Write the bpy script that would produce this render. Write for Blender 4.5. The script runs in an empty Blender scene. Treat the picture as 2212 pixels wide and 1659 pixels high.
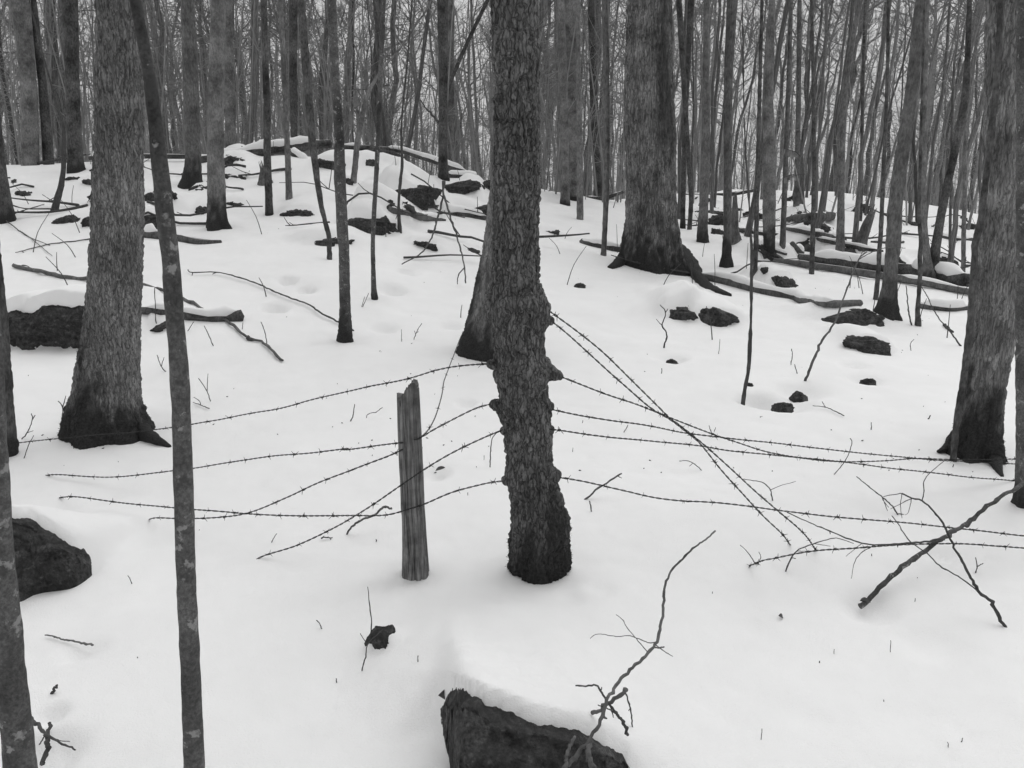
import bpy, math, random
import numpy as np
from mathutils import Vector
from mathutils.bvhtree import BVHTree

SC = bpy.context.scene
COL = SC.collection
rad = math.radians

# ------------------------------------------------------------------ camera, sky, sun, exposure
PITCH, CAMH = rad(14.0), 1.55
cam_data = bpy.data.cameras.new('camera')
cam_data.sensor_width = 36.0
cam_data.lens = 28.8
cam_data.clip_start, cam_data.clip_end = 0.05, 2000.0
cam = bpy.data.objects.new('camera', cam_data)
cam.location = (0, 0, CAMH)
cam.rotation_euler = (rad(90) - PITCH, 0, 0)
COL.objects.link(cam)
SC.camera = cam

SUN_EL, SUN_ROT = rad(58), rad(20)
world = bpy.data.worlds.new('World')
SC.world = world
world.use_nodes = True
wn, wl = world.node_tree.nodes, world.node_tree.links
wn.clear()
sky = wn.new('ShaderNodeTexSky')
sky.sky_type = 'NISHITA'
sky.sun_disc = False
sky.sun_elevation, sky.sun_rotation = SUN_EL, SUN_ROT
sky.dust_density = 6.0
bw = wn.new('ShaderNodeRGBToBW')
mixs = wn.new('ShaderNodeMix')
mixs.data_type = 'FLOAT'
mixs.inputs['Factor'].default_value = 0.80          # even cloud cover over the clear sky
mixs.inputs['B'].default_value = 6.6
wbg = wn.new('ShaderNodeBackground')
wbg.inputs['Strength'].default_value = 0.10
wout = wn.new('ShaderNodeOutputWorld')
wl.new(sky.outputs[0], bw.inputs[0])
wl.new(bw.outputs[0], mixs.inputs['A'])
wl.new(mixs.outputs[0], wbg.inputs['Color'])
wl.new(wbg.outputs[0], wout.inputs[0])

sun_data = bpy.data.lights.new('sun', 'SUN')
sun_data.energy, sun_data.angle = 1.5, rad(75)
sun_data.color = (1, 1, 1)
sun = bpy.data.objects.new('sun', sun_data)
sun.rotation_euler = (rad(90) - SUN_EL, 0, rad(180) - SUN_ROT)
COL.objects.link(sun)

SC.view_settings.view_transform = 'Standard'
SC.view_settings.look = 'None'
SC.view_settings.gamma = 1.0
SC.view_settings.exposure = 0.06
SC.view_settings.use_curve_mapping = False
SC.cycles.use_denoising = True
SC.cycles.denoising_prefilter = 'ACCURATE'
SC.cycles.use_adaptive_sampling = True
SC.cycles.adaptive_threshold = 0.02
SC.cycles.max_bounces = 4
SC.cycles.diffuse_bounces = 3

# ------------------------------------------------------------------ numeric helpers
def _hash(ix, iy, iz, seed=0):
    n = (ix.astype(np.int64) * 374761393 + iy.astype(np.int64) * 668265263 + iz.astype(np.int64) * 2147483647 + seed * 974711) & 0xFFFFFFFF
    n = ((n ^ (n >> 13)) * 1274126177) & 0xFFFFFFFF
    n = ((n ^ (n >> 16)) * 2246822519) & 0xFFFFFFFF
    n = n ^ (n >> 15)
    return (n & 0xFFFFFF) / float(0xFFFFFF)

def vnoise(x, y, z, seed=0):
    x, y, z = np.broadcast_arrays(np.asarray(x, float), np.asarray(y, float), np.asarray(z, float))
    xi, yi, zi = np.floor(x), np.floor(y), np.floor(z)
    fx, fy, fz = x - xi, y - yi, z - zi
    fx, fy, fz = [f * f * f * (f * (f * 6 - 15) + 10) for f in (fx, fy, fz)]
    r = 0
    for dx in (0, 1):
        for dy in (0, 1):
            for dz in (0, 1):
                w = (fx if dx else 1 - fx) * (fy if dy else 1 - fy) * (fz if dz else 1 - fz)
                r = r + w * _hash(xi + dx, yi + dy, zi + dz, seed)
    return r * 2 - 1

def fbm(x, y, z, octv=4, seed=0, gain=0.5):
    s, a, f = 0, 1.0, 1.0
    for o in range(octv):
        s = s + a * vnoise(np.asarray(x) * f, np.asarray(y) * f, np.asarray(z) * f, seed + o)
        a *= gain
        f *= 2.03
    return s

def sstep(e0, e1, x):
    t = np.clip((np.asarray(x, float) - e0) / (e1 - e0), 0, 1)
    return t * t * (3 - 2 * t)

def voronoi_periodic(u, v, nu, seed):
    """u in cells (period nu), v in cells -> F1, F2, cell random"""
    ui, vi = np.floor(u), np.floor(v)
    f1 = np.full(u.shape, 9.0); f2 = np.full(u.shape, 9.0); cid = np.zeros(u.shape)
    for du in (-1, 0, 1):
        for dv in (-1, 0, 1):
            cu, cv = ui + du, vi + dv
            cuw = np.mod(cu, nu)
            px = cu + 0.15 + 0.7 * _hash(cuw, cv, cuw * 0, seed)
            py = cv + 0.15 + 0.7 * _hash(cuw, cv, cuw * 0, seed + 7)
            d = np.hypot(px - u, py - v)
            near = d < f1
            f2 = np.where(near, f1, np.minimum(f2, d))
            cid = np.where(near, _hash(cuw, cv, cuw * 0, seed + 13), cid)
            f1 = np.where(near, d, f1)
    return f1, f2, cid

# ------------------------------------------------------------------ the lie of the land
ROWY = 1.5 * 1.35 ** np.arange(17)
#           a = -.8    -.6    -.4    -.2    0     .2     .4     .6     .8
ZT = np.array([
    [0.05,  0.05,  0.03,  0.00,  0.00,  0.00, 0.00,  0.00,  0.00],    # 1.5
    [0.05,  0.05,  0.03,  0.00,  0.00,  0.00, 0.00,  0.00,  0.00],    # 2.0
    [0.04,  0.04,  0.02,  0.00,  0.00,  0.00, 0.00,  0.00,  0.00],    # 2.7
    [0.04,  0.03,  0.02,  0.01,  0.00,  0.00, 0.00,  0.00,  0.00],    # 3.7
    [0.06,  0.06,  0.06,  0.05,  0.02,  0.00, 0.00, -0.02, -0.02],    # 5.0
    [0.28,  0.26,  0.22,  0.18,  0.10,  0.04, 0.00, -0.04, -0.05],    # 6.7
    [0.62,  0.60,  0.58,  0.52,  0.30,  0.17, 0.05,  0.00, -0.05],    # 9.1
    [1.15,  1.15,  1.16,  1.12,  0.65,  0.36, 0.15,  0.00, -0.05],    # 12.3
    [1.75,  1.82,  1.92,  1.95,  1.12,  0.58, 0.35,  0.05, -0.10],    # 16.5
    [1.50,  1.50,  1.45,  1.35,  1.35,  0.82, 0.62,  0.15, -0.15],    # 22.3
    [0.10,  0.10,  0.00,  0.00,  0.35,  1.00, 1.00,  0.10, -0.50],    # 30
    [-2.0, -2.00, -2.00, -2.00, -1.50,  0.20, 0.40, -0.80, -1.50],    # 41
    [-4.0, -4.00, -4.00, -4.00, -3.50, -2.00, -1.5, -2.50, -3.00],    # 55
    [-5.5, -5.50, -5.50, -5.50, -5.00, -4.00, -4.0, -4.50, -5.00],    # 74
    [-7.0, -7.00, -7.00, -7.00, -6.50, -6.00, -6.0, -6.50, -7.00],    # 100
    [-9.0, -9.00, -9.00, -9.00, -9.00, -8.50, -8.5, -9.00, -9.00],    # 135
    [-12., -12.0, -12.0, -12.0, -12.0, -12.0, -12., -12.0, -12.0],    # 182
])

def _cr(p0, p1, p2, p3, t):
    return 0.5 * (2 * p1 + (p2 - p0) * t + (2 * p0 - 5 * p1 + 4 * p2 - p3) * t * t + (3 * p1 - p0 - 3 * p2 + p3) * t ** 3)

DIPS = []      # (x, y, radius, depth): melt wells and footprints
LEDGES = []    # (xs, edge y, height, back, seed): snow ending in a drop over a rock face
SMOUNDS = []   # (x, y, rx, front, back, angle, height, seed): snow lying over a stone, steep in front
MOUNDS = []    # (x, y, rx, ry, angle, height): drifts and buried stones

def land(x, y, fine=True):
    x = np.asarray(x, float); y = np.asarray(y, float)
    yy = np.maximum(y, 1.5)
    c = np.clip((x / yy + 0.8) / 0.2, 0, 7.9999)
    r = np.clip(np.log(yy / 1.5) / math.log(1.35), 0, 15.9999)
    ci, ri = np.floor(c).astype(int), np.floor(r).astype(int)
    ct, rt = c - ci, r - ri
    rows = []
    for k in (-1, 0, 1, 2):
        rr = np.clip(ri + k, 0, 16)
        q = [ZT[rr, np.clip(ci + j, 0, 8)] for j in (-1, 0, 1, 2)]
        rows.append(_cr(*q, ct))
    z = _cr(*rows, rt)
    z = z + 0.10 * sstep(3, 9, yy) * vnoise(x * 0.35, y * 0.35, 0, 3) + 0.03 * vnoise(x * 1.1, y * 1.1, 0, 4) + 0.008 * vnoise(x * 3.1, y * 3.1, 0, 5)
    z = z + 0.05 * sstep(6, 12, yy) * vnoise(x * 1.0, y * 1.0, 0.5, 9)
    for (mx, my, rx, ry, an, h) in MOUNDS:
        ca, sa = math.cos(an), math.sin(an)
        dx, dy = x - mx, y - my
        ex, ey = (dx * ca + dy * sa) / rx, (-dx * sa + dy * ca) / ry
        z = z + h * np.exp(-np.minimum((ex * ex + ey * ey), 30) ** 1.25)
    z = np.atleast_1d(z); xf, yf = np.atleast_1d(x), np.atleast_1d(y)
    for (mx, my, rx, rf, rb, an, h, sd) in SMOUNDS:
        R = max(rx, rf, rb) * 2.4
        m = (np.abs(xf - mx) < R) & (np.abs(yf - my) < R)
        if not m.any(): continue
        ca, sa = math.cos(an), math.sin(an)
        dx, dy = xf[m] - mx, yf[m] - my
        u, w = dx * ca + dy * sa, -dx * sa + dy * ca
        jit = 1 + 0.10 * fbm(u * 4.5 / rx, w * 4.5 / rx, sd, 3, 70 + sd, 0.62) if fine else 1.0
        e = (np.abs(u / rx) ** 3.2 + (w / np.where(w < 0, rf, rb)) ** 2) * jit
        z[m] = z[m] + h * np.exp(-np.minimum(e, 6) ** np.where(w < 0, 2.4, 1.1))
    for (lx, ly, lh, lw, back, sd) in LEDGES:
        m = (xf > lx[0]) & (xf < lx[-1]) & (yf > ly.min() - 0.6) & (yf < ly.max() + back * 2.6)
        if not m.any(): continue
        hx, ye = np.interp(xf[m], lx, lh), np.interp(xf[m], lx, ly)
        dy = yf[m] - ye
        if fine: dy = dy + 0.008 * fbm(xf[m] * 22, yf[m] * 22, sd, 3, sd, 0.6) + 0.012 * vnoise(xf[m] * 8, yf[m] * 4, sd)
        z[m] = z[m] + hx * sstep(0, 1, (dy + 0.03 + np.interp(xf[m], lx, lw)) / (0.085 + 2 * np.interp(xf[m], lx, lw))) * np.exp(-np.minimum((np.maximum(dy, 0) / back) ** 2, 9))
    z = z.reshape(np.shape(x))
    if fine:
        z = np.atleast_1d(z)
        for (mx, my, rr, dp) in DIPS:
            m = (np.abs(xf - mx) < rr * 2) & (np.abs(yf - my) < rr * 2)
            if not m.any(): continue
            d2 = ((xf[m] - mx) ** 2 + (yf[m] - my) ** 2) / (rr * rr)
            z[m] = z[m] - dp * np.exp(-np.minimum(d2, 30) ** 1.5)
        z = z.reshape(np.shape(x))
        z = z + 0.0035 * fbm(x * 9, y * 9, 0, 4, 21)
    return z

# ------------------------------------------------------------------ from a place in the view to a place in the wood
# pixel frame: 2212 x 1659, camera as above
FPX, CX, CY = 2212 * 28.8 / 36.0, 1106.0, 829.5
CP, SP = math.cos(PITCH), math.sin(PITCH)

def ray(px, py):
    a, b = (px - CX) / FPX, (CY - py) / FPX
    return np.array([a, CP + b * SP, -SP + b * CP])

def at(px, py, Y):
    d = ray(px, py)
    t = Y / d[1]
    return np.array([0, 0, CAMH]) + d * t

_TS = np.exp(np.linspace(math.log(0.9), math.log(120), 460))
def hit(px, py, lift=0.0):
    d = ray(px, py)
    X, Yv, Z = d[0] * _TS, d[1] * _TS, CAMH + d[2] * _TS
    g = land(X, Yv, fine=False)
    below = np.nonzero(Z < g)[0]
    if len(below) == 0:
        i = len(_TS) - 1
        return np.array([X[i], Yv[i], g[i]])
    i = max(below[0], 1)
    a, b = Z[i - 1] - g[i - 1], Z[i] - g[i]
    w = a / (a - b)
    t = _TS[i - 1] * (1 - w) + _TS[i] * w
    x, y = d[0] * t, d[1] * t
    return np.array([x, y, float(land(x, y, fine=False)) + lift])

def scale_at(p):            # metres for one pixel at world point p
    return (p[1] * CP + (CAMH - p[2]) * SP) / FPX

_OFF = {1: (0, 0), 2: (800, 0), 3: (1600, 0), 4: (0, 600), 5: (800, 600), 6: (1600, 600), 7: (0, 1200), 8: (800, 1200), 9: (1600, 1200)}
def Q(n, x, y):
    ox, oy = _OFF[n]
    return ((ox + x * 900 / 2212) * 0.8848, (oy + y * 900 / 2212) * 0.8848)
def QL(n, pts):
    return [Q(n, p[0], p[1]) + tuple(q * 0.36 for q in p[2:]) for p in pts]

LANDMARKS = ((205, 'left of thick left trunk'), (340, 'behind thick left trunk and its sapling'), (480, 'between lichened sapling and pale flared trunk'), (740, 'between pale flared trunk and dark-socked sapling'),
             (1060, 'between dark-socked sapling and barbed trunk'), (1345, 'between barbed trunk and huge ridged trunk'), (1470, 'behind huge ridged trunk'), (1700, 'between huge ridged trunk and black-socked trunk'),
             (1930, 'between black-socked trunk and curving leaning tree'), (2125, 'between curving leaning tree and right thick trunk'), (99999, 'at right thick trunk'))
def where(x, y, z):
    d = y * CP + (CAMH - z) * SP
    px = CX + FPX * x / d
    for lim, ph in LANDMARKS:
        if px < lim: return ph

# ------------------------------------------------------------------ mesh helpers
def mesh_from(name, v, quads=None, tris=None, smooth=True):
    me = bpy.data.meshes.new(name)
    v = np.asarray(v, np.float32)
    q = np.zeros((0, 4), np.int32) if quads is None else np.asarray(quads, np.int32).reshape(-1, 4)
    t = np.zeros((0, 3), np.int32) if tris is None else np.asarray(tris, np.int32).reshape(-1, 3)
    me.vertices.add(len(v)); me.vertices.foreach_set('co', v.ravel())
    nl = q.size + t.size
    me.loops.add(nl)
    me.loops.foreach_set('vertex_index', np.concatenate([q.ravel(), t.ravel()]))
    me.polygons.add(len(q) + len(t))
    starts = np.concatenate([np.arange(len(q)) * 4, q.size + np.arange(len(t)) * 3]).astype(np.int32)
    me.polygons.foreach_set('loop_start', starts)
    me.polygons.foreach_set('use_smooth', np.full(len(q) + len(t), smooth))
    me.update(calc_edges=True)
    me.validate()
    return me

def attr(me, name, vals):
    a = me.attributes.new(name, 'FLOAT', 'POINT')
    a.data.foreach_set('value', np.asarray(vals, np.float32))

def obj(name, me, m, parent=None, loc=None):
    o = bpy.data.objects.new(name, me)
    if me is not None and m is not None:
        if len(me.materials) == 0:
            me.materials.append(m)
    COL.objects.link(o)
    if loc is not None:
        o.location = [float(c) for c in loc]
    if parent is not None:
        o.parent = parent
    return o

def tag(o, label, cat, group=None, kind=None):
    o['label'] = label
    o['category'] = cat
    if group: o['group'] = group
    if kind: o['kind'] = kind
    return o

def empty(name, loc):
    o = bpy.data.objects.new(name, None)
    o.location = [float(c) for c in loc]
    o.empty_display_size = 0.1
    COL.objects.link(o)
    return o

def grid_quads(nr, nc, wrap):
    i = np.arange(nr - 1)[:, None]
    j = np.arange(nc if wrap else nc - 1)[None, :]
    j2 = (j + 1) % nc
    a, b, c, d = i * nc + j, i * nc + j2, (i + 1) * nc + j2, (i + 1) * nc + j
    return np.stack(np.broadcast_arrays(a, b, c, d), -1).reshape(-1, 4)

def resample(pts, n):
    pts = np.asarray(pts, float)
    d = np.r_[0, np.cumsum(np.linalg.norm(np.diff(pts[:, :3], axis=0), axis=1))]
    s = np.linspace(0, d[-1], n)
    idx = np.clip(np.searchsorted(d, s, side='right') - 1, 0, len(pts) - 2)
    t = ((s - d[idx]) / np.maximum(d[idx + 1] - d[idx], 1e-9))[:, None]
    P = lambda k: pts[np.clip(idx + k, 0, len(pts) - 1)]
    return _cr(P(-1), P(0), P(1), P(2), t), d[-1]

def tube(pts, rr, sides, cap=True):
    pts = np.asarray(pts, float); n = len(pts)
    tan = np.gradient(pts, axis=0)
    tan /= np.maximum(np.linalg.norm(tan, axis=1, keepdims=True), 1e-9)
    ref = np.array([0, 0, 1.0]) if abs(tan[0, 2]) < 0.8 else np.array([1.0, 0, 0])
    nrm = np.zeros_like(pts)
    u = ref - tan[0] * ref.dot(tan[0]); u /= np.linalg.norm(u)
    for i in range(n):
        u = u - tan[i] * u.dot(tan[i]); u /= max(np.linalg.norm(u), 1e-9)
        nrm[i] = u
    bin_ = np.cross(tan, nrm)
    th = np.arange(sides) * 2 * math.pi / sides
    rr = np.asarray(rr, float)
    if rr.ndim == 1: rr = rr[:, None]
    v = pts[:, None, :] + rr[:, :, None] * (np.cos(th)[None, :, None] * nrm[:, None, :] + np.sin(th)[None, :, None] * bin_[:, None, :])
    v = v.reshape(-1, 3)
    q = grid_quads(n, sides, True)
    tr = np.zeros((0, 3), int)
    if cap:
        k = len(v)
        v = np.vstack([v, pts[0] - tan[0] * rr[0].mean() * 0.3, pts[-1] + tan[-1] * rr[-1].mean() * 0.4])
        j = np.arange(sides); j2 = (j + 1) % sides
        tr = np.vstack([np.stack([j2, j, np.full(sides, k)], 1),
                        np.stack([(n - 1) * sides + j, (n - 1) * sides + j2, np.full(sides, k + 1)], 1)])
    return v, q, tr

class Bag:
    def __init__(s): s.v, s.q, s.t, s.n = [], [], [], 0
    def add(s, v, q=None, t=None):
        s.v.append(np.asarray(v, float))
        if q is not None and len(q): s.q.append(np.asarray(q) + s.n)
        if t is not None and len(t): s.t.append(np.asarray(t) + s.n)
        s.n += len(v)
    def mesh(s, name, smooth=True):
        return mesh_from(name, np.vstack(s.v), np.vstack(s.q) if s.q else None, np.vstack(s.t) if s.t else None, smooth)

def prisms(seg):
    """seg: N x 8 (p0, p1, r0, r1) -> open three-sided prisms"""
    seg = np.asarray(seg, float)
    p0, p1, r0, r1 = seg[:, :3], seg[:, 3:6], seg[:, 6], seg[:, 7]
    d = p1 - p0; d /= np.maximum(np.linalg.norm(d, axis=1, keepdims=True), 1e-9)
    ref = np.where(np.abs(d[:, 2:3]) < 0.9, np.array([[0, 0, 1.0]]), np.array([[1.0, 0, 0]]))
    u = np.cross(d, ref); u /= np.linalg.norm(u, axis=1, keepdims=True)
    w = np.cross(d, u)
    vs = []
    for p, r in ((p0, r0), (p1, r1)):
        for k in range(3):
            a = k * 2 * math.pi / 3
            vs.append(p + r[:, None] * (math.cos(a) * u + math.sin(a) * w))
    v = np.stack(vs, 1).reshape(-1, 3)
    b = np.arange(len(seg))[:, None] * 6
    q = np.stack([b + np.array([[k, (k + 1) % 3, 3 + (k + 1) % 3, 3 + k]]) for k in range(3)], 1).reshape(-1, 4)
    return v, q

# ------------------------------------------------------------------ materials (the whole place is grey)
def g(v): return (v, v, v, 1)

def new_mat(name):
    m = bpy.data.materials.new(name)
    m.use_nodes = True
    n, l = m.node_tree.nodes, m.node_tree.links
    n.clear()
    out = n.new('ShaderNodeOutputMaterial')
    p = n.new('ShaderNodeBsdfPrincipled')
    l.new(p.outputs[0], out.inputs[0])
    p.inputs['Specular IOR Level'].default_value = 0.25
    return m, n, l, p

def noise_node(n, l, vec, scale, detail=6, rough=0.6):
    t = n.new('ShaderNodeTexNoise')
    t.inputs['Scale'].default_value = scale
    t.inputs['Detail'].default_value = detail
    t.inputs['Roughness'].default_value = rough
    if vec is not None: l.new(vec, t.inputs['Vector'])
    return t

def ramp(n, l, src, stops):
    r = n.new('ShaderNodeValToRGB')
    e = r.color_ramp.elements
    while len(e) < len(stops): e.new(0.5)
    for el, (p, c) in zip(e, stops):
        el.position = p; el.color = g(c)
    l.new(src, r.inputs[0])
    return r

def mixc(n, l, fac, a, b, mode='MIX'):
    m = n.new('ShaderNodeMix'); m.data_type = 'RGBA'; m.blend_type = mode
    for sock, val in ((m.inputs[0], fac), (m.inputs[6], a), (m.inputs[7], b)):
        if hasattr(val, 'links'): l.new(val, sock)
        elif isinstance(val, (int, float)) and sock == m.inputs[0]: sock.default_value = val
        else: sock.default_value = g(val)
    return m.outputs[2]

def bark_mat(name, lo, hi, scale, stretch, lichen=0.0, moss=0.030, bump=0.5, bdist=0.01, blotch=0.25, rnd=0.0, furrow=0.0):
    m, n, l, p = new_mat(name)
    tc = n.new('ShaderNodeTexCoord')
    mp = n.new('ShaderNodeMapping'); mp.inputs['Scale'].default_value = (1, 1, stretch)
    l.new(tc.outputs['Object'], mp.inputs['Vector'])
    fine = noise_node(n, l, mp.outputs[0], scale, 8, 0.68)
    r1 = ramp(n, l, fine.outputs['Fac'], [(0.37, lo), (0.63, hi)])
    hgt = fine.outputs['Fac']
    if furrow > 0:
        # broken vertical plates: edges of stretched cells, warped by noise
        wn_ = noise_node(n, l, tc.outputs['Object'], 14, 3, 0.6)
        wv = n.new('ShaderNodeVectorMath'); wv.operation = 'MULTIPLY_ADD'
        l.new(wn_.outputs['Color'], wv.inputs[0]); wv.inputs[1].default_value = (0.05, 0.05, 0.10); l.new(tc.outputs['Object'], wv.inputs[2])
        mp2 = n.new('ShaderNodeMapping'); mp2.inputs['Scale'].default_value = (1, 1, stretch * 1.1)
        l.new(wv.outputs[0], mp2.inputs['Vector'])
        vo = n.new('ShaderNodeTexVoronoi'); vo.feature = 'DISTANCE_TO_EDGE'; vo.inputs['Scale'].default_value = scale * 0.42
        l.new(mp2.outputs[0], vo.inputs['Vector'])
        fr = ramp(n, l, vo.outputs['Distance'], [(0.0, 1 - furrow), (0.13, 1.0)])
        vc = n.new('ShaderNodeTexVoronoi'); vc.feature = 'F1'; vc.inputs['Scale'].default_value = scale * 0.42
        l.new(mp2.outputs[0], vc.inputs['Vector'])
        tone = ramp(n, l, vc.outputs['Color'], [(0.1, 0.75), (0.9, 1.3)])
        c_ = mixc(n, l, 1.0, r1.outputs[0], fr.outputs[0], 'MULTIPLY')
        c_ = mixc(n, l, 1.0, c_, tone.outputs[0], 'MULTIPLY')
        ad = n.new('ShaderNodeMath'); ad.operation = 'MULTIPLY_ADD'
        l.new(fr.outputs[0], ad.inputs[0]); ad.inputs[1].default_value = 1.2; l.new(fine.outputs['Fac'], ad.inputs[2])
        hgt = ad.outputs[0]
    else:
        c_ = r1.outputs[0]
    big = noise_node(n, l, tc.outputs['Object'], 4.0, 4, 0.6)
    r2 = ramp(n, l, big.outputs['Fac'], [(0.32, 1 - blotch * 1.6), (0.66, 1 + blotch * 0.6)])
    col = mixc(n, l, 1.0, c_, r2.outputs[0], 'MULTIPLY')
    if lichen > 0:
        li = noise_node(n, l, tc.outputs['Object'], 24.0, 4, 0.6)
        rl = ramp(n, l, li.outputs['Fac'], [(0.60, 0.0), (0.64, lichen)])
        col = mixc(n, l, rl.outputs[0], col, hi * 1.9)
        l2 = noise_node(n, l, tc.outputs['Object'], 34.0, 6, 0.65)
        rd = ramp(n, l, l2.outputs['Fac'], [(0.38, 0.75), (0.50, 0.0)])
        col = mixc(n, l, rd.outputs[0], col, lo * 0.7)
    if rnd > 0:
        oi = n.new('ShaderNodeObjectInfo')
        rr = ramp(n, l, oi.outputs['Random'], [(0.0, 1 - rnd), (1.0, 1 + rnd)])
        col = mixc(n, l, 1.0, col, rr.outputs[0], 'MULTIPLY')
    at_ = n.new('ShaderNodeAttribute'); at_.attribute_name = 'moss'
    mn = noise_node(n, l, tc.outputs['Object'], 90.0, 3, 0.7)
    rm = ramp(n, l, mn.outputs['Fac'], [(0.3, moss * 0.6), (0.75, moss * 1.9)])
    col = mixc(n, l, at_.outputs['Fac'], col, rm.outputs[0])
    l.new(col, p.inputs['Base Color'])
    p.inputs['Roughness'].default_value = 0.9
    bp = n.new('ShaderNodeBump'); bp.inputs['Strength'].default_value = bump; bp.inputs['Distance'].default_value = bdist
    l.new(hgt, bp.inputs['Height'])
    l.new(bp.outputs[0], p.inputs['Normal'])
    return m

M = {}
M['plate'] = bark_mat('plate_bark', 0.06, 0.21, 140, 0.18, moss=0.026, bump=0.8, bdist=0.007, furrow=0.6)
M['plate_big'] = bark_mat('broad_plate_bark', 0.09, 0.29, 130, 0.14, moss=0.026, bump=0.7, bdist=0.006, furrow=0.5)
M['ridge'] = bark_mat('ridged_bark', 0.09, 0.30, 80, 0.10, moss=0.03, bump=0.8, bdist=0.010, blotch=0.35, furrow=0.5)
M['ridge_fine'] = bark_mat('fine_ridged_bark', 0.11, 0.30, 120, 0.10, moss=0.026, bump=0.7, bdist=0.006, blotch=0.35, furrow=0.4)
M['smooth'] = bark_mat('smooth_lichened_bark', 0.08, 0.17, 120, 0.9, lichen=0.75, moss=0.026, bump=0.4, bdist=0.003, blotch=0.45)
M['pale'] = bark_mat('pale_smooth_bark', 0.13, 0.25, 50, 0.5, moss=0.026, bump=0.4, bdist=0.006, blotch=0.4)
M['dark'] = bark_mat('dark_bark', 0.05, 0.14, 50, 0.5, moss=0.026, bump=0.5, bdist=0.006, blotch=0.45)
M['far'] = bark_mat('far_bark', 0.10, 0.22, 40, 0.4, moss=0.03, bump=0.4, bdist=0.02, blotch=0.3, rnd=0.30)
M['far_p'] = bark_mat('far_trunk_bark', 0.11, 0.24, 7, 10.0, moss=0.03, bump=0.0, blotch=0.4, rnd=0.35)
M['dark_p'] = bark_mat('dark_far_trunk_bark', 0.075, 0.15, 7, 10.0, moss=0.03, bump=0.0, blotch=0.4, rnd=0.35)
M['pale_p'] = bark_mat('pale_far_trunk_bark', 0.15, 0.28, 7, 10.0, moss=0.03, bump=0.0, blotch=0.4, rnd=0.3)
M['twig'] = bark_mat('twig_bark', 0.055, 0.1, 40, 0.6, bump=0.3, bdist=0.002, blotch=0.15)
M['wood_far'] = bark_mat('hazed_wood_bark', 0.23, 0.32, 3, 0.6, bump=0.0, blotch=0.1)  # distance haze put into the colour: paler than the nearby bark
M['twig_far'] = bark_mat('hazed_twig_bark', 0.15, 0.23, 3, 0.6, bump=0.0, blotch=0.1)  # twigs lightened as well, fading with distance painted into their tone
M['dead'] = bark_mat('dead_branch_wood', 0.09, 0.18, 40, 0.35, bump=0.5, bdist=0.004, blotch=0.3)

def wood_mat():
    m, n, l, p = new_mat('weathered_post_wood')
    tc = n.new('ShaderNodeTexCoord')
    mp = n.new('ShaderNodeMapping'); mp.inputs['Scale'].default_value = (1, 1, 0.045)
    l.new(tc.outputs['Object'], mp.inputs['Vector'])
    f = noise_node(n, l, mp.outputs[0], 110, 8, 0.7)
    r = ramp(n, l, f.outputs['Fac'], [(0.36, 0.045), (0.50, 0.17), (0.66, 0.29)])
    b = noise_node(n, l, tc.outputs['Object'], 9, 4, 0.6)
    rb = ramp(n, l, b.outputs['Fac'], [(0.35, 0.45), (0.6, 1.1)])
    col = mixc(n, l, 1.0, r.outputs[0], rb.outputs[0], 'MULTIPLY')
    l.new(col, p.inputs['Base Color']); p.inputs['Roughness'].default_value = 0.9
    bp = n.new('ShaderNodeBump'); bp.inputs['Strength'].default_value = 0.7; bp.inputs['Distance'].default_value = 0.004
    l.new(f.outputs['Fac'], bp.inputs['Height']); l.new(bp.outputs[0], p.inputs['Normal'])
    return m
M['post'] = wood_mat()

def rock_mat():
    m, n, l, p = new_mat('mossy_rock')
    tc = n.new('ShaderNodeTexCoord')
    f = noise_node(n, l, tc.outputs['Object'], 34, 9, 0.72)
    r = ramp(n, l, f.outputs['Fac'], [(0.35, 0.022), (0.56, 0.055), (0.70, 0.15)])
    b = noise_node(n, l, tc.outputs['Object'], 11, 5, 0.65)
    rb = ramp(n, l, b.outputs['Fac'], [(0.52, 0.0), (0.64, 0.8)])
    f2 = noise_node(n, l, tc.outputs['Object'], 130, 5, 0.7)
    r2 = ramp(n, l, f2.outputs['Fac'], [(0.35, 0.05), (0.7, 0.17)])
    col = mixc(n, l, rb.outputs[0], r.outputs[0], r2.outputs[0])
    l.new(col, p.inputs['Base Color']); p.inputs['Roughness'].default_value = 0.92
    bp = n.new('ShaderNodeBump'); bp.inputs['Strength'].default_value = 0.8; bp.inputs['Distance'].default_value = 0.012
    l.new(f2.outputs['Fac'], bp.inputs['Height']); l.new(bp.outputs[0], p.inputs['Normal'])
    return m
M['rock'] = rock_mat()

def snow_mat():
    m, n, l, p = new_mat('snow')
    tc = n.new('ShaderNodeTexCoord')
    a = noise_node(n, l, tc.outputs['Object'], 3.0, 6, 0.6)
    b = noise_node(n, l, tc.outputs['Object'], 180.0, 3, 0.7)
    r = ramp(n, l, a.outputs['Fac'], [(0.3, 0.86), (0.7, 0.90)])
    l.new(r.outputs[0], p.inputs['Base Color'])
    p.inputs['Roughness'].default_value = 0.75
    p.inputs['Specular IOR Level'].default_value = 0.1
    b1 = n.new('ShaderNodeBump'); b1.inputs['Strength'].default_value = 0.5; b1.inputs['Distance'].default_value = 0.006
    l.new(b.outputs['Fac'], b1.inputs['Height'])
    b2 = n.new('ShaderNodeBump'); b2.inputs['Strength'].default_value = 0.25; b2.inputs['Distance'].default_value = 0.03
    l.new(a.outputs['Fac'], b2.inputs['Height']); l.new(b1.outputs[0], b2.inputs['Normal'])
    l.new(b2.outputs[0], p.inputs['Normal'])
    return m
M['snow'] = snow_mat()

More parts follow.
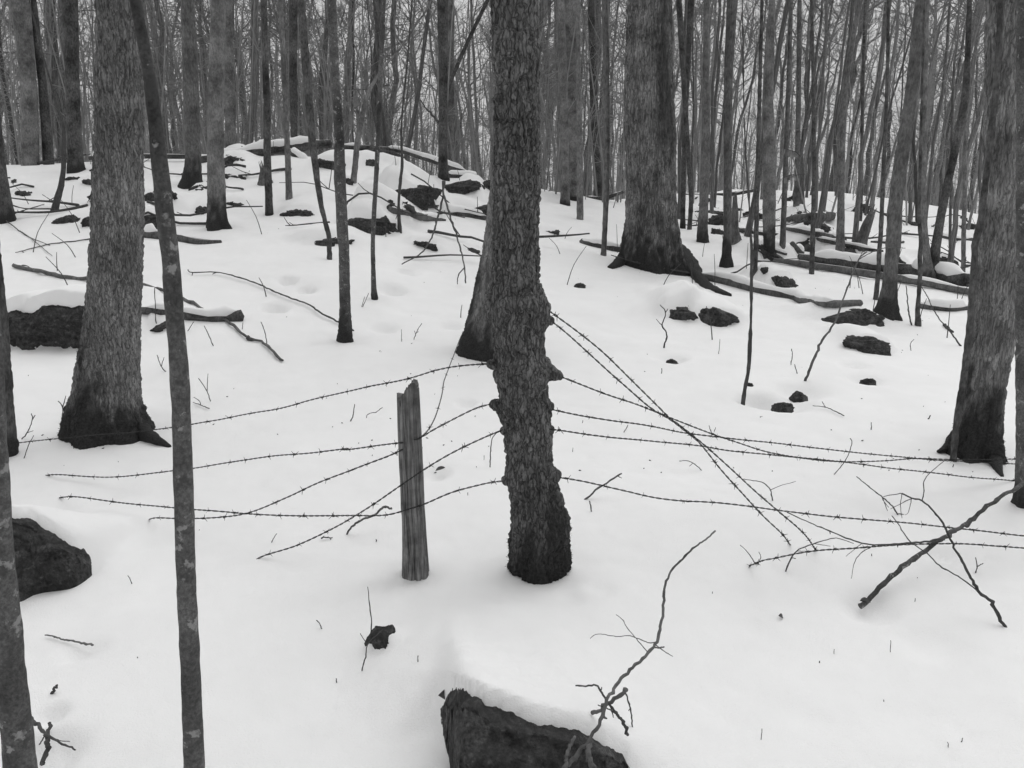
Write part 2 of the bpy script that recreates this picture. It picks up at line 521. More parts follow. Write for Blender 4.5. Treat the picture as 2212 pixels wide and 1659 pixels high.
def plain_mat(name, lo, hi, scale, rough=0.7, metal=0.0):
    m, n, l, p = new_mat(name)
    tc = n.new('ShaderNodeTexCoord')
    f = noise_node(n, l, tc.outputs['Object'], scale, 5, 0.6)
    r = ramp(n, l, f.outputs['Fac'], [(0.3, lo), (0.7, hi)])
    l.new(r.outputs[0], p.inputs['Base Color'])
    p.inputs['Roughness'].default_value = rough; p.inputs['Metallic'].default_value = metal
    return m
M['wire'] = plain_mat('rusted_wire', 0.018, 0.05, 60, 0.8)
M['moss'] = plain_mat('moss_fuzz', 0.014, 0.045, 50, 0.95)
M['leaf'] = plain_mat('dry_leaf', 0.14, 0.26, 30, 0.8)
M['leaf_dark'] = plain_mat('wet_leaf', 0.05, 0.12, 30, 0.8)
M['collar'] = bark_mat('bark_lip', 0.055, 0.13, 34, 0.8, moss=0.024, bump=0.7, bdist=0.008)

# ------------------------------------------------------------------ stones: shapes first, because the snow drifts over them
RNG = np.random.default_rng(11)
STONES = []
def plan_stone(label, n, x0, y0, x1, y1, depth=0.8, tilt=0.0, snow=0.05, res=None, boxy=0.5, drift=0.8, rough=0.13, thr=0.45, shift=0.0, name='boulder', sunk=0.35, skew=0.0, group=None, cover=0.9, tail=4.0, face=0.70, low=True, sd=None):
    (ax, ay), (bx, by) = Q(n, x0, y0), Q(n, x1, y1)
    base = hit((ax + bx) / 2, by)
    k = scale_at(base)
    w, h = (bx - ax) * k, (by - ay) * k
    if low: h *= 0.62
    rx, ry = w / 2, max(w / 2 * depth, h * (1.7 if low else 0.5))
    if low: face = 0.5
    flat = snow <= 0.01
    cy_ = base[1] + ry * 0.88
    if flat:
        ang = math.atan2(CAMH - base[2], base[1]); ry = min(max(h / math.sin(ang) * 0.5, rx * 0.5), rx * 1.6)
        base = base + np.array([0, -ry * 0.8, 0])
        DIPS.append((base[0], base[1] + ry * 0.88, max(rx, ry) * 1.25, h * 0.35))
    else:
        top = base[2] + h + snow
        if drift > 0.3: MOUNDS.append((base[0] + shift * rx, base[1] + ry * 2.1, rx * 2.5, ry * 1.9, 0.0, h * 0.5))
        SMOUNDS.append((base[0] + shift * rx, cy_ + ry * 0.08, rx * 1.15, ry * face, ry * tail, 0.0, max((top - float(land(base[0], cy_, False))), 0.03) * cover, len(STONES)))
    STONES.append(dict(label=label, base=base, rx=rx, ry=ry, h=h, tilt=tilt, snow=snow, res=res, boxy=boxy, rough=rough, thr=thr, name=name, k=k, sunk=sunk, skew=skew, group=group, flat=flat, sd=sd))

plan_stone('small dark stone peeking from the snow left of the foreground mound', 8, 225, 850, 415, 1030, depth=0.9, snow=0.03, drift=0.2, cover=0.3, tail=2, low=False)
plan_stone('low dark stone under snow left of the forked fallen branch', 4, 868, 430, 1010, 530, depth=0.7, snow=0.05)
plan_stone('dark stone half under snow on the left slope above the two footprints', 1, 1750, 1400, 2095, 1482, depth=0.6, snow=0.10)
plan_stone('rounded dark stone under a snow pad behind the leaning thin sapling', 1, 1690, 1235, 1895, 1305, depth=0.7, snow=0.07)
plan_stone('small dark stone just right of the pale flared trunk on the left slope', 1, 1350, 1195, 1455, 1243, depth=0.8, snow=0.05)
plan_stone('two-lobed dark stone just left of the pale flared trunk on the left slope', 1, 1150, 1210, 1232, 1297, depth=0.8, snow=0.04)
plan_stone('dark ledge stone touching the left side of the big left trunk', 1, 475, 1055, 575, 1118, depth=0.8, snow=0.05)
plan_stone('dark stone half hidden by the left side of the big left trunk', 1, 488, 1265, 570, 1370, depth=0.8, snow=0.04)
plan_stone('grey flat-faced stone below the small bent sapling at left', 1, 315, 1268, 460, 1350, depth=0.7, snow=0.02, drift=0.6, tilt=-0.2)
plan_stone('thin dark stone at the foot of the dark left background tree', 1, 388, 1053, 475, 1086, depth=0.7, snow=0.02)
plan_stone('low dark stone at the far left edge of the slope', 1, 40, 1065, 100, 1105, depth=0.8, snow=0.03)
plan_stone('flat grey stone in snow near the left edge below the tangle', 1, 55, 1130, 180, 1180, depth=0.7, snow=0.05)
plan_stone('big dark rock heap under the ridge log beside the thin trunk', 1, 1885, 915, 2120, 1028, depth=0.8, snow=0.10, boxy=0.8)
plan_stone('dark rock on the ridge right of the pale dead sapling', 2, 185, 925, 285, 1012, depth=0.8, snow=0.08)
plan_stone('dark leafy rock on the ridge left of the thin wavy sapling', 2, 315, 955, 455, 1032, depth=0.8, snow=0.08)
plan_stone('long dark rock below the ridge crossed by the thin wavy sapling', 2, 385, 1060, 622, 1165, depth=0.6, snow=0.10, tilt=0.2)
plan_stone('dark rock at the ridge foot beside the dark trunk', 2, 480, 955, 655, 1025, depth=0.6, snow=0.06)
plan_stone('uppermost rock of the tumble left of the barbed trunk', 2, 760, 1088, 862, 1150, depth=0.7, snow=0.06)
plan_stone('widest rock of the tumble left of the barbed trunk', 2, 805, 1130, 935, 1212, depth=0.7, snow=0.08)
plan_stone('lowest rock of the tumble left of the barbed trunk', 2, 875, 1208, 948, 1250, depth=0.7, snow=0.05)
plan_stone('broken dark stones in snow below the drooping branch', 2, 470, 1425, 645, 1494, depth=0.5, snow=0.05, rough=0.3)
plan_stone('flat dark stone at the left foot of the barbed trunk backdrop', 2, 805, 1478, 905, 1517, depth=0.5, snow=0.05)
plan_stone('flat dark stone just right of the barbed trunk', 2, 1270, 1362, 1385, 1405, depth=0.5, snow=0.05)
plan_stone('small dark stone tip in the snow left of the huge right trunk', 5, 1472, 168, 1545, 235, depth=0.8, snow=0.01, drift=0.4)
plan_stone('left one of two dark mossy rocks below the huge right trunk', 6, 55, 300, 275, 482, depth=0.8, snow=0.06, boxy=0.8)
plan_stone('right one of two dark mossy rocks below the huge right trunk', 6, 245, 345, 560, 503, depth=0.7, snow=0.06, tilt=0.35)
plan_stone('dark two-humped rock behind the long fallen trunk on the right', 6, 685, 140, 858, 262, depth=0.7, snow=0.08, tilt=0.35)
plan_stone('small rounded rock left of the two-humped rock on the right', 6, 648, 118, 703, 160, depth=0.8, snow=0.03)
plan_stone('wide slanting dark slab rock at the foot of the leaning right tree', 6, 955, 368, 1375, 490, depth=0.45, snow=0.03, tilt=-0.16, boxy=0.4, drift=0.5, thr=0.7)
plan_stone('triangular dark rock with snow spilling over its right shoulder', 6, 1172, 512, 1420, 658, depth=0.7, snow=0.05, boxy=0.95, drift=1.05, shift=0.4, thr=0.55)
plan_stone('larger of two flat stones in a snow hollow on the right', 6, 715, 900, 832, 952, depth=0.7, snow=0.0, drift=0.3)
plan_stone('smaller of two flat stones in a snow hollow on the right', 6, 822, 838, 918, 890, depth=0.7, snow=0.0, drift=0.3)
plan_stone('flat stone showing through snow right of the barbed trunk', 6, 65, 655, 142, 690, depth=0.7, snow=0.0, drift=0.3)
plan_stone('barely showing stone below the triangular right rock', 6, 1235, 782, 1322, 806, depth=0.7, snow=0.008, drift=0.3)
plan_stone('small dark stone at the foot of the thin right sapling', 6, 555, 772, 590, 832, depth=0.9, snow=0.0, drift=0.4)
plan_stone('dark stones heaped behind the small right trunk near the far crest', 3, 305, 1352, 415, 1412, depth=0.8, snow=0.05)

rgs = np.random.default_rng(41)
for i in range(44):
    if i % 2 == 0: y_ = rgs.uniform(10.5, 16.4); a_ = rgs.uniform(-0.56, -0.03)
    else: y_ = rgs.uniform(12.5, 26); a_ = rgs.uniform(0.22, 0.6)
    x_ = a_ * y_; z_ = float(land(x_, y_, False)); rx_ = rgs.uniform(0.10, 0.42); h_ = rx_ * rgs.uniform(0.35, 0.7); ry_ = rx_ * rgs.uniform(0.7, 1.2)
    SMOUNDS.append((x_, y_ + ry_ * 0.9, rx_ * 1.1, ry_ * 0.6, ry_ * 3.5, 0.0, h_ * rgs.uniform(0.9, 1.25), 200 + i))
    STONES.append(dict(label=('broad' if rx_ > 0.27 else 'small') + (' low' if h_ < 0.13 else '') + ' snow-capped rock on the slope ' + where(x_, y_, z_), base=np.array([x_, y_, z_]), rx=rx_, ry=ry_, h=h_, tilt=rgs.uniform(-0.3, 0.3), snow=0.05, res=None, boxy=0.5, rough=0.16, thr=0, name='boulder', k=scale_at((x_, y_, z_)), sunk=0, skew=0,
                       group='snow-capped rocks on the far slopes', flat=False, sd=None))

# the drift in the foreground and the rock under it
FACES = []
def plan_ledge(label, cols, back, snow, seed, slope=0.25, fine=0.005, taper=0.30, soft=0.12):
    """cols: pixel (x, y of the snow edge, y of the foot) along a rock face"""
    xs, ye, ht, foot_, top_ = [], [], [], [], []
    for x, yt, yb in cols:
        b = hit(x, yb); k = scale_at(b)
        t_ = at(x, yt, b[1] + slope * (yb - yt) * k)
        g_ = float(land(t_[0], t_[1], False))
        xs.append(t_[0]); ye.append(t_[1]); ht.append(max(t_[2] - g_ + snow, 0.005)); foot_.append(b); top_.append(t_)
    xs = np.array(xs); w_ = (xs[-1] - xs[0]) * taper
    lx = np.r_[xs[0] - w_, xs, xs[-1] + w_]; ly = np.r_[ye[0], ye, ye[-1]]; lh = np.r_[0, ht, 0]
    fxs = np.linspace(lx[0], lx[-1], 90)
    ker = np.hanning(13)[1:-1]; ker /= ker.sum()
    sm = lambda a: np.convolve(np.pad(np.interp(fxs, lx, a), 5, mode='edge'), ker, mode='valid')
    LEDGES.append((fxs, sm(ly), sm(lh), sm(np.r_[soft, np.zeros(len(ye)), soft]), back, seed))
    FACES.append((label, np.array(top_), np.array(foot_), snow, seed, fine))
plan_ledge('dark layered rock under a thick snow drift at bottom centre', [(952, 1512, 1560), (966, 1499, 1620), (985, 1503, 1690), (1010, 1515, 1735), (1060, 1533, 1750), (1110, 1553, 1760), (1160, 1570, 1765), (1205, 1572, 1760), (1250, 1580, 1750), (1290, 1600, 1740), (1330, 1622, 1725), (1362, 1645, 1705)], 0.42, 0.03, 3, 0.12, taper=0.62, soft=0.26)
plan_ledge('big dark mossy boulder with a deep snow cap behind the left big trunk', [Q(4, x, t)[:1] + (Q(4, x, t)[1], Q(4, x, b)[1]) for x, t, b in ((-70, 420, 590), (30, 390, 608), (70, 366, 612), (120, 372, 616), (180, 386, 620), (250, 346, 621), (330, 336, 622), (420, 346, 622), (510, 350, 622), (580, 385, 610), (640, 450, 585))], 1.1, 0.08, 4, 0.15, 0.012)
plan_ledge('large dark boulder at the left edge with snow sloping down over it', [Q(7, x, t)[:1] + (Q(7, x, t)[1], Q(7, x, b)[1]) for x, t, b in ((-160, 190, 700), (-60, 155, 690), (90, 160, 665), (150, 168, 650), (210, 205, 632), (290, 240, 618), (345, 276, 612), (410, 322, 600), (450, 346, 585), (500, 386, 555), (545, 416, 515), (582, 442, 470))], 0.42, 0.03, 5, 0.45, 0.006)
MOUNDS.append((-0.02, 2.42, 0.42, 0.34, -0.3, 0.05))

# footprints and hollows in the snow
for n, x, y, r, dp in ((4, 1725, 205, 0.10, 0.09), (4, 1845, 265, 0.09, 0.09), (4, 1650, 375, 0.12, 0.08), (5, 390, 260, 0.16, 0.06), (5, 340, 492, 0.13, 0.05), (5, 740, 480, 0.12, 0.04),
                       (5, 480, 160, 0.12, 0.04), (5, 830, 940, 0.08, 0.035), (5, 640, 1360, 0.10, 0.03), (8, 1640, 580, 0.07, 0.012), (8, 1450, 630, 0.07, 0.010), (6, 870, 860, 0.20, 0.05),
                       (6, 770, 925, 0.22, 0.05), (6, 620, 915, 0.15, 0.05), (6, 1180, 712, 0.12, 0.03), (6, 1270, 800, 0.16, 0.03), (9, 1700, 920, 0.14, 0.02), (9, 1290, 690, 0.12, 0.03),
                       (9, 1700, 365, 0.08, 0.03), (7, 500, 960, 0.08, 0.012), (7, 300, 1330, 0.05, 0.03), (7, 290, 1560, 0.10, 0.03), (6, 100, 670, 0.14, 0.04)):
    p = hit(*Q(n, x, y))
    DIPS.append((p[0], p[1], r * 0.85, dp * 1.7))

# ------------------------------------------------------------------ branches
def grow(rng, p, d, length, r, lev, segs, up=0.25, kids=(0, 0, 0), n=3, thin=0.35):
    pts = [np.array(p, float)]
    d = np.array(d, float)
    for i in range(n):
        d = d + rng.normal(0, 0.16, 3) + np.array([0, 0, up * (0.6 if lev else 1)]) / n
        d /= np.linalg.norm(d)
        pts.append(pts[-1] + d * length / n)
    for i in range(n):
        ra, rb = r * (1 - (1 - thin) * i / n), r * (1 - (1 - thin) * (i + 1) / n)
        segs.append(np.r_[pts[i], pts[i + 1], ra, rb])
    if lev < len(kids):
        for k in range(kids[lev]):
            t = rng.uniform(0.2, 1.0) * n
            i = min(int(t), n - 1); q = pts[i] + (pts[i + 1] - pts[i]) * (t - i)
            ax = pts[i + 1] - pts[i]; ax /= np.linalg.norm(ax)
            s = np.cross(ax, rng.normal(0, 1, 3)); s /= max(np.linalg.norm(s), 1e-6)
            nd = ax * rng.uniform(0.55, 0.95) + s * rng.uniform(0.5, 0.9)
            grow(rng, q, nd / np.linalg.norm(nd), length * rng.uniform(0.35, 0.6), r * 0.45, lev + 1, segs, up, kids, n=max(2, n - 1), thin=thin)

def crown_segs(seed, nb, kids, low=5, L=7.0, R=0.08):
    rng = np.random.default_rng(seed)
    segs = []
    p = np.zeros(3); d = np.array([0, 0, 1.0]); lead = [p.copy()]
    for i in range(8):
        d = d + rng.normal(0, 0.11, 3); d[2] = abs(d[2]); d /= np.linalg.norm(d)
        p = p + d * L / 8; lead.append(p.copy())
    for i in range(8):
        segs.append(np.r_[lead[i], lead[i + 1], R * (1 - i / 8.6), R * (1 - (i + 1) / 8.6)])
    for k in range(nb):
        t = rng.uniform(0.0, 7.8); i = int(t)
        q = lead[i] + (lead[i + 1] - lead[i]) * (t - i)
        az = rng.uniform(0, 2 * math.pi); el = rng.uniform(0.35, 1.0)
        dd = [math.cos(az) * math.cos(el), math.sin(az) * math.cos(el), math.sin(el)]
        ln = (1 - t / 10) * rng.uniform(1.3, 3.2)
        grow(rng, q, dd, ln, R * (1 - t / 8.6) * rng.uniform(0.35, 0.6) + 0.006, 0, segs, 0.35, kids, 4)
    for k in range(low):
        z = -rng.uniform(0.2, 5.0)
        az = rng.uniform(0, 2 * math.pi); el = rng.uniform(-0.1, 0.6)
        dd = [math.cos(az) * math.cos(el), math.sin(az) * math.cos(el), math.sin(el)]
        grow(rng, [0, 0, z], dd, rng.uniform(0.8, 2.0), 0.016, 0, segs, 0.2, kids, 3)
    return np.array(segs)

CROWNS = []
for i in range(7):
    v, q = prisms(crown_segs(100 + i, 32 if i < 4 else 18, (6, 4) if i < 4 else (5, 4), low=14 if i < 4 else 7))
    me = mesh_from('crown', v, q)
    me.materials.append(M['twig_far'])
    CROWNS.append(me)

CROWNS_NEAR = []
for i in range(5):
    v, q = prisms(crown_segs(160 + i, 18, (4, 2), low=0))
    me = mesh_from('crown', v, q)
    me.materials.append(M['twig_far'])
    CROWNS_NEAR.append(me)

# ------------------------------------------------------------------ trees
def tree(label, rows, bark='far', base=None, Y=None, group=None, sides=14, ds=0.12, plates=None, moss=0.0, mossdir=0.0, flare=0.0, lobes=5, height=15.0, seed=0, name='bare_tree', crown=True, rough=0.004, well=True, cat='tree', lean=0.0, mossn=0.5, bumps=(), wet=None, slim=1.0, seam=None):
    """rows: (x, y, w) pixels from the base upwards; base: pixel of the foot on the snow"""
    rng = np.random.default_rng(seed + 500)
    foot = hit(*(base or rows[0][:2])) if Y is None else None
    if foot is None:
        foot = at(rows[0][0], rows[0][1], Y); foot[2] = float(land(foot[0], foot[1], False))
    if Y is None:
        r0_ = rows[0][2] / 2 * slim * scale_at(foot) * 0.85
        fx_, fy_ = foot[0] * (1 + r0_ / foot[1]), foot[1] + r0_
        foot = np.array([fx_, fy_, float(land(fx_, fy_, False))])
    Yb = foot[1]
    P = []
    for (x, y, w) in rows:
        c = at(x, y, Yb + lean * max(0, (rows[0][1] - y)) / 1000.0)
        P.append(np.r_[c, w / 2 * slim * scale_at(c)])
    P = np.array(P)
    zvis = P[-1, 2] + 0.5
    # below the snow
    b = P[0].copy(); b[2] = min(foot[2], b[2]) - 0.35; b[3] *= 1.06
    P = np.vstack([b, P])
    # above the frame
    dv = P[-1, :3] - P[-2, :3]; dv /= np.linalg.norm(dv)
    hc = max(P[-1, 2] + 0.8, foot[2] + height * 0.42)
    zz = P[-1].copy(); r_end = zz[3]
    while zz[2] < hc - 0.1:
        dv = dv * 0.8 + np.array([0, 0, 0.2]); dv /= np.linalg.norm(dv)
        step = min(0.8, (hc - zz[2]) / max(dv[2], 0.3))
        zz = zz.copy(); zz[:3] += dv * step; zz[3] = max(zz[3] * 0.96, r_end * 0.6)
        P = np.vstack([P, zz])
    # rings by height
    n_f = max(int((zvis - P[0, 2]) / ds), 6)
    n_c = max(int((P[-1, 2] - zvis) / 0.5), 2)
    hz = np.r_[np.linspace(P[0, 2], zvis, n_f), np.linspace(zvis, P[-1, 2], n_c + 1)[1:]]
    order = np.argsort(P[:, 2]); Pz = P[order]
    cen = np.stack([np.interp(hz, Pz[:, 2], Pz[:, k]) for k in (0, 1, 3)], 1)
    kk = max(3, int(0.12 / ds) | 1)
    if kk < n_f / 2:
        ker = np.hanning(kk + 2)[1:-1]; ker /= ker.sum()
        for k in range(3):
            cen[:, k] = np.convolve(np.pad(cen[:, k], kk // 2, mode='edge'), ker, mode='valid')
    th = np.arange(sides) * 2 * math.pi / sides
    H, TH = np.meshgrid(hz - foot[2], th, indexing='ij')
    R = np.repeat(cen[:, 2:3], sides, 1)
    RM = R.copy()
    if flare > 0:
        ph = rng.uniform(0, 6.28)
        lob = 0.5 + 0.5 * np.cos(lobes * TH + ph + 0.8 * np.sin(TH * 2 + ph))
        R = R * (1 + flare * np.exp(-np.maximum(H, -0.1) / (0.10 + RM[0, 0] * 0.7)) * (lob - 0.35))
    if seam: R = R * (1 - seam[2] * np.exp(-((np.mod(TH - seam[0] + 0.15 * np.sin(H * 2.0) + math.pi, 2 * math.pi) - math.pi) / seam[1]) ** 2))
    cx, cy = np.cos(TH), np.sin(TH)
    wx, wy = cx * RM, cy * RM
    R = R * (1 + 0.03 * vnoise(cx * 1.3, cy * 1.3, H * 1.5, seed))
    if plates:
        cw, ch, dep = plates
        f0 = 0.62 / cw; fz = 0.75 / ch
        wq = 0.012 * fbm(wx * 14, wy * 14, H * 9, 3, seed + 3)
        n1 = vnoise((wx + wq) * f0, (wy + wq) * f0, H * fz, seed) + 0.35 * vnoise(wx * f0 * 2.3, wy * f0 * 2.3, H * fz * 2, seed + 1)
        n2 = vnoise((wx - wq) * f0 * 1.7, wy * f0 * 1.7, H * fz * 2.6, seed + 2)
        n3 = vnoise(wx * f0 * 3.5, wy * f0 * 3.5, H * fz * 5, seed + 4)
        d = dep * (sstep(0.0, 0.34, np.abs(n1)) - 0.7) + dep * 0.45 * (sstep(0.0, 0.3, np.abs(n2)) - 0.6) + dep * 0.45 * n3 + dep * 0.9 * np.clip(n2 - 0.35, 0, 1)
        fade = (hz < zvis)[:, None] * 1.0
        R = R + d * fade
    for (bx_, by_, bs_, ba_) in bumps:
        c0 = at(bx_, by_, Yb)
        k_ = int(np.argmin(np.abs(hz - c0[2]))); rr0 = cen[k_, 2]
        ox_ = np.clip((c0[0] - cen[k_, 0]) / rr0, -0.98, 0.98); tb = -math.acos(ox_)
        da = (np.mod(TH - tb + math.pi, 2 * math.pi) - math.pi) * rr0
        d2 = (da ** 2 + ((H - (c0[2] - foot[2])) * 0.85) ** 2) / bs_ ** 2 * (1 + 0.35 * fbm(wx * 26, wy * 26, H * 26, 2, seed + 23))
        R = R + 0.7 * ba_ * np.exp(-np.clip(d2, 0, 20))
    R = R + rough * fbm(wx * 30, wy * 30, H * 22, 3, seed + 9)
    ml = np.zeros_like(R)
    if moss > 0:
        mh = moss * (1 + mossdir * np.cos(TH - math.pi)) * (1 + mossn * fbm(wx * 5, wy * 5, H * 1.5, 3, seed + 12))
        ml = 1 - sstep(0.35, 1.35, H / np.maximum(mh, 0.02) + 0.42 * fbm(wx * 20, wy * 20, H * 8, 3, seed + 19))
        if wet is not None:
            ml = np.maximum(ml, wet[2] * np.exp(-((np.mod(TH - wet[0] + math.pi, 2 * math.pi) - math.pi) / wet[1]) ** 4) * sstep(-0.5, 0.25, fbm(wx * 6, wy * 6, H * 0.9, 3, seed + 29)))
        R = R + ml * 0.006 * fbm(wx * 60, wy * 60, H * 60, 2, seed + 15) + ml * 0.004
    V = np.stack([cen[:, 0:1] + R * cx - foot[0], cen[:, 1:2] + R * cy - foot[1], np.repeat(hz[:, None], sides, 1) - foot[2]], -1)
    vv = V.reshape(-1, 3)
    me = mesh_from('trunk', vv, grid_quads(len(hz), sides, True))
    attr(me, 'moss', ml.ravel())
    root = empty(name, foot)
    obj('trunk', me, M[bark], root)
    if crown:
        top = np.array([cen[-1, 0], cen[-1, 1], hz[-1]])
        s = float(np.clip(cen[-1, 2] / 0.08, 0.25, 1.5))
        c = obj('crown', CROWNS_NEAR[seed % len(CROWNS_NEAR)], None, root, top - foot)
        c.scale = (s, s, s); c.rotation_euler = (0, 0, rng.uniform(0, 6.28))
    tag(root, label, cat, group)
    rb = P[1, 3]
    if well:
        DIPS.append((foot[0], foot[1] - 0.02, rb * 1.3 + 0.07, min(0.022, 0.008 + rb * 0.08)))
    root['_'] = 0; del root['_']
    return root, foot, vv, ml.ravel(), cen, hz

def fuzz(root, vv, ml, count, ln, seed, minz=-0.05, maxz=9):
    """moss tufts standing off a trunk: one part"""
    rng = np.random.default_rng(seed)
    cand = np.nonzero((ml > 0.7) & (vv[:, 2] > minz) & (vv[:, 2] < maxz))[0]
    if len(cand) == 0: return
    pick = rng.choice(cand, count)
    ctr = vv[:, :2].mean(0)
    p = vv[pick] + rng.normal(0, 0.004, (count, 3))
    nrm = np.c_[p[:, :2] - ctr, np.zeros(count)]; nrm /= np.maximum(np.linalg.norm(nrm, axis=1, keepdims=True), 1e-6)
    d = nrm + rng.normal(0, 0.55, (count, 3)); d /= np.linalg.norm(d, axis=1, keepdims=True)
    L = ln * rng.uniform(0.4, 1.0, count)[:, None]
    s = np.cross(d, rng.normal(0, 1, (count, 3))); s /= np.linalg.norm(s, axis=1, keepdims=True)
    w = ln * 0.16
    v = np.stack([p - nrm * 0.004 - s * w, p - nrm * 0.004 + s * w, p + d * L], 1).reshape(-1, 3)
    o = obj('moss', mesh_from('moss', v, None, np.arange(count * 3).reshape(-1, 3), False), M['moss'], root)
    o['kind'] = 'stuff'

def E(rows):        # (y, left, right) -> (x, y, w)
    return [((a + b) / 2, y, b - a) for (y, a, b) in rows]

# --- the trunk that has grown round the barbed wire
r_, foot, vv, ml, cenF, hzF = tree('scarred trunk grown around barbed wire beside the split post', E([
    (1246, 1105, 1226), (1215, 1104, 1230), (1180, 1101, 1229), (1150, 1101, 1234), (1107, 1102, 1229), (1071, 1101, 1214), (1050, 1099, 1207), (1020, 1095, 1199), (980, 1091, 1195), (927, 1086, 1190),
    (880, 1080, 1187), (840, 1074, 1183), (819, 1072, 1184), (800, 1070, 1182), (760, 1068, 1179), (729, 1064, 1178), (700, 1056, 1180), (665, 1048, 1182), (640, 1049, 1176), (615, 1057, 1169), (580, 1061, 1166), (500, 1062, 1166), (400, 1063, 1166),
    (250, 1065, 1165), (120, 1062, 1164), (0, 1060, 1163)]), bark='plate', slim=0.93, sides=150, ds=0.0055, plates=(0.021, 0.055, 0.011), moss=0.30, mossdir=-0.35, flare=0.10, lobes=4, seed=1, rough=0.004, bumps=[(1062, 652, 0.045, 0.022), (1095, 640, 0.05, 0.02), (1140, 652, 0.045, 0.016), (1172, 668, 0.04, 0.02), (1090, 690, 0.04, 0.012), (1182, 695, 0.035, 0.025), (1110, 800, 0.05, 0.014), (1165, 805, 0.05, 0.032), (1080, 795, 0.04, 0.02), (1088, 880, 0.035, 0.02), (1182, 880, 0.03, 0.016), (1180, 932, 0.035, 0.018), (1130, 930, 0.04, 0.012), (1105, 1032, 0.045, 0.024), (1185, 1028, 0.045, 0.03), (1145, 1040, 0.05, 0.012)])
FRONT_Y = foot[1]; front_root = r_; front_foot = foot
fuzz(r_, vv, ml, 4500, 0.007, 1)

def collar(px, py, tx, ty, r0, r1, dy=-0.03, seed=0):
    """bark lip from inside the trunk at (px,py) out to the wire at (tx,ty)"""
    a = at(px, py, FRONT_Y + 0.025); b = at(tx, ty, FRONT_Y + dy)
    n, sd = 40, 36
    t = np.linspace(0, 1, n)[:, None]
    pts = a + (b - a) * t
    tt = t[:, 0]
    rr = r1 + (r0 - r1) * (1 - tt) ** 1.25
    rr = np.where(tt > 0.9, rr * np.sqrt(np.clip(1 - ((tt - 0.9) / 0.104) ** 2, 0.05, 1)), rr)
    v, q, tr = tube(pts, rr, sd)
    ctr = np.repeat(pts, sd, 0)
    off = v[:n * sd] - ctr; ln = np.maximum(np.linalg.norm(off, axis=1, keepdims=True), 1e-6)
    d = fbm(v[:, 0] * 42, v[:, 1] * 42, v[:, 2] * 42, 4, seed + 60, 0.6)[:n * sd, None]
    v[:n * sd] += off / ln * d * 0.0075 * np.repeat(np.clip(1.15 - tt * 0.75, 0.2, 1), sd)[:, None]
    v[:n * sd, 2] *= 1.0
    obj('wire_collar', mesh_from('wire_collar', v - front_foot, q, tr), M['plate'], front_root)
    return b
C_L1 = collar(1105, 798, 1052, 784, 0.055, 0.014, seed=1)
C_L2 = collar(1110, 888, 1059, 870, 0.052, 0.015, seed=2)
C_L3 = collar(1112, 925, 1084, 931, 0.040, 0.014, seed=3)
C_L4 = collar(1128, 1022, 1086, 1041, 0.058, 0.016, seed=4)
C_R1 = collar(1145, 640, 1186, 671, 0.060, 0.018, seed=5)
C_R2 = collar(1150, 684, 1197, 693, 0.052, 0.014, seed=6)
C_R3 = collar(1140, 788, 1217, 815, 0.082, 0.014, seed=7)
C_R4 = collar(1155, 868, 1195, 881, 0.045, 0.014, seed=8)
C_R5 = collar(1155, 925, 1195, 930, 0.052, 0.018, seed=9)
C_R6 = collar(1160, 1012, 1209, 1034, 0.066, 0.024, seed=10)
# --- other near trunks
_, f, vv, ml, *_x = tree('pale flared trunk standing right behind the barbed trunk', E([(782, 984, 1165), (762, 987, 1162), (735, 998, 1158), (700, 1009, 1154), (650, 1021, 1152), (600, 1031, 1150), (540, 1043, 1150), (480, 1052, 1150), (400, 1060, 1150), (200, 1068, 1150), (0, 1072, 1150)]),
     bark='ridge_fine', base=(1075, 776), sides=120, ds=0.012, plates=(0.03, 0.12, 0.009), moss=0.42, mossdir=0.5, flare=0.06, seed=2)
fuzz(_, vv, ml, 2000, 0.010, 2)
lt, ltf, vv, ml, *_x = tree('thick shaggy trunk with a mossy flared foot at left', E([(985, 150, 352), (955, 140, 345), (925, 140, 322), (900, 143, 312), (870, 150, 306), (840, 157, 304), (800, 165, 303), (750, 173, 304), (700, 180, 305), (600, 190, 308), (450, 198, 310), (330, 203, 310), (200, 205, 311), (0, 207, 312)]),
     bark='plate_big', slim=0.90, base=(250, 955), sides=170, ds=0.0085, plates=(0.018, 0.075, 0.009), moss=0.36, mossdir=0.75, flare=0.24, lobes=5, seed=3, mossn=0.7)
fuzz(lt, vv, ml, 4000, 0.009, 3)
tree('slim lichen-spotted sapling in front of the thick left trunk', QL(7, [(1172, 2000, 118), (1167, 1659, 116), (1140, 1000, 112), (1115, 500, 110), (1102, 0, 112)]) + QL(4, [(1087, 1000, 106), (1085, 880, 116), (1062, 600, 105), (1037, 300, 104), (1020, 0, 103)]) + QL(1, [(1000, 1400, 103), (972, 1100, 104), (945, 850, 90), (905, 500, 75), (850, 200, 65), (810, 0, 60)]),
     bark='smooth', Y=1.72, sides=48, ds=0.01, seed=4, rough=0.0012, height=6, moss=0.0, name='sapling')
tree('bent grey trunk leaning along the left edge of the foreground', [(70, 1850, 66), (45, 1659, 63), (28, 1500, 60), (10, 1300, 56), (-2, 1150, 52), (-10, 1000, 50), (-25, 700, 46)],
     bark='smooth', Y=1.70, sides=48, ds=0.01, seed=5, rough=0.002, height=6, name='sapling')
tree('dark-footed trunk at the left edge holding the top wire', [(8, 985, 52), (8, 950, 48), (2, 880, 46), (-4, 780, 46), (-10, 680, 44), (-22, 580, 44), (-40, 400, 42)],
     bark='dark', sides=40, ds=0.02, seed=6, moss=0.2, plates=(0.03, 0.08, 0.004))
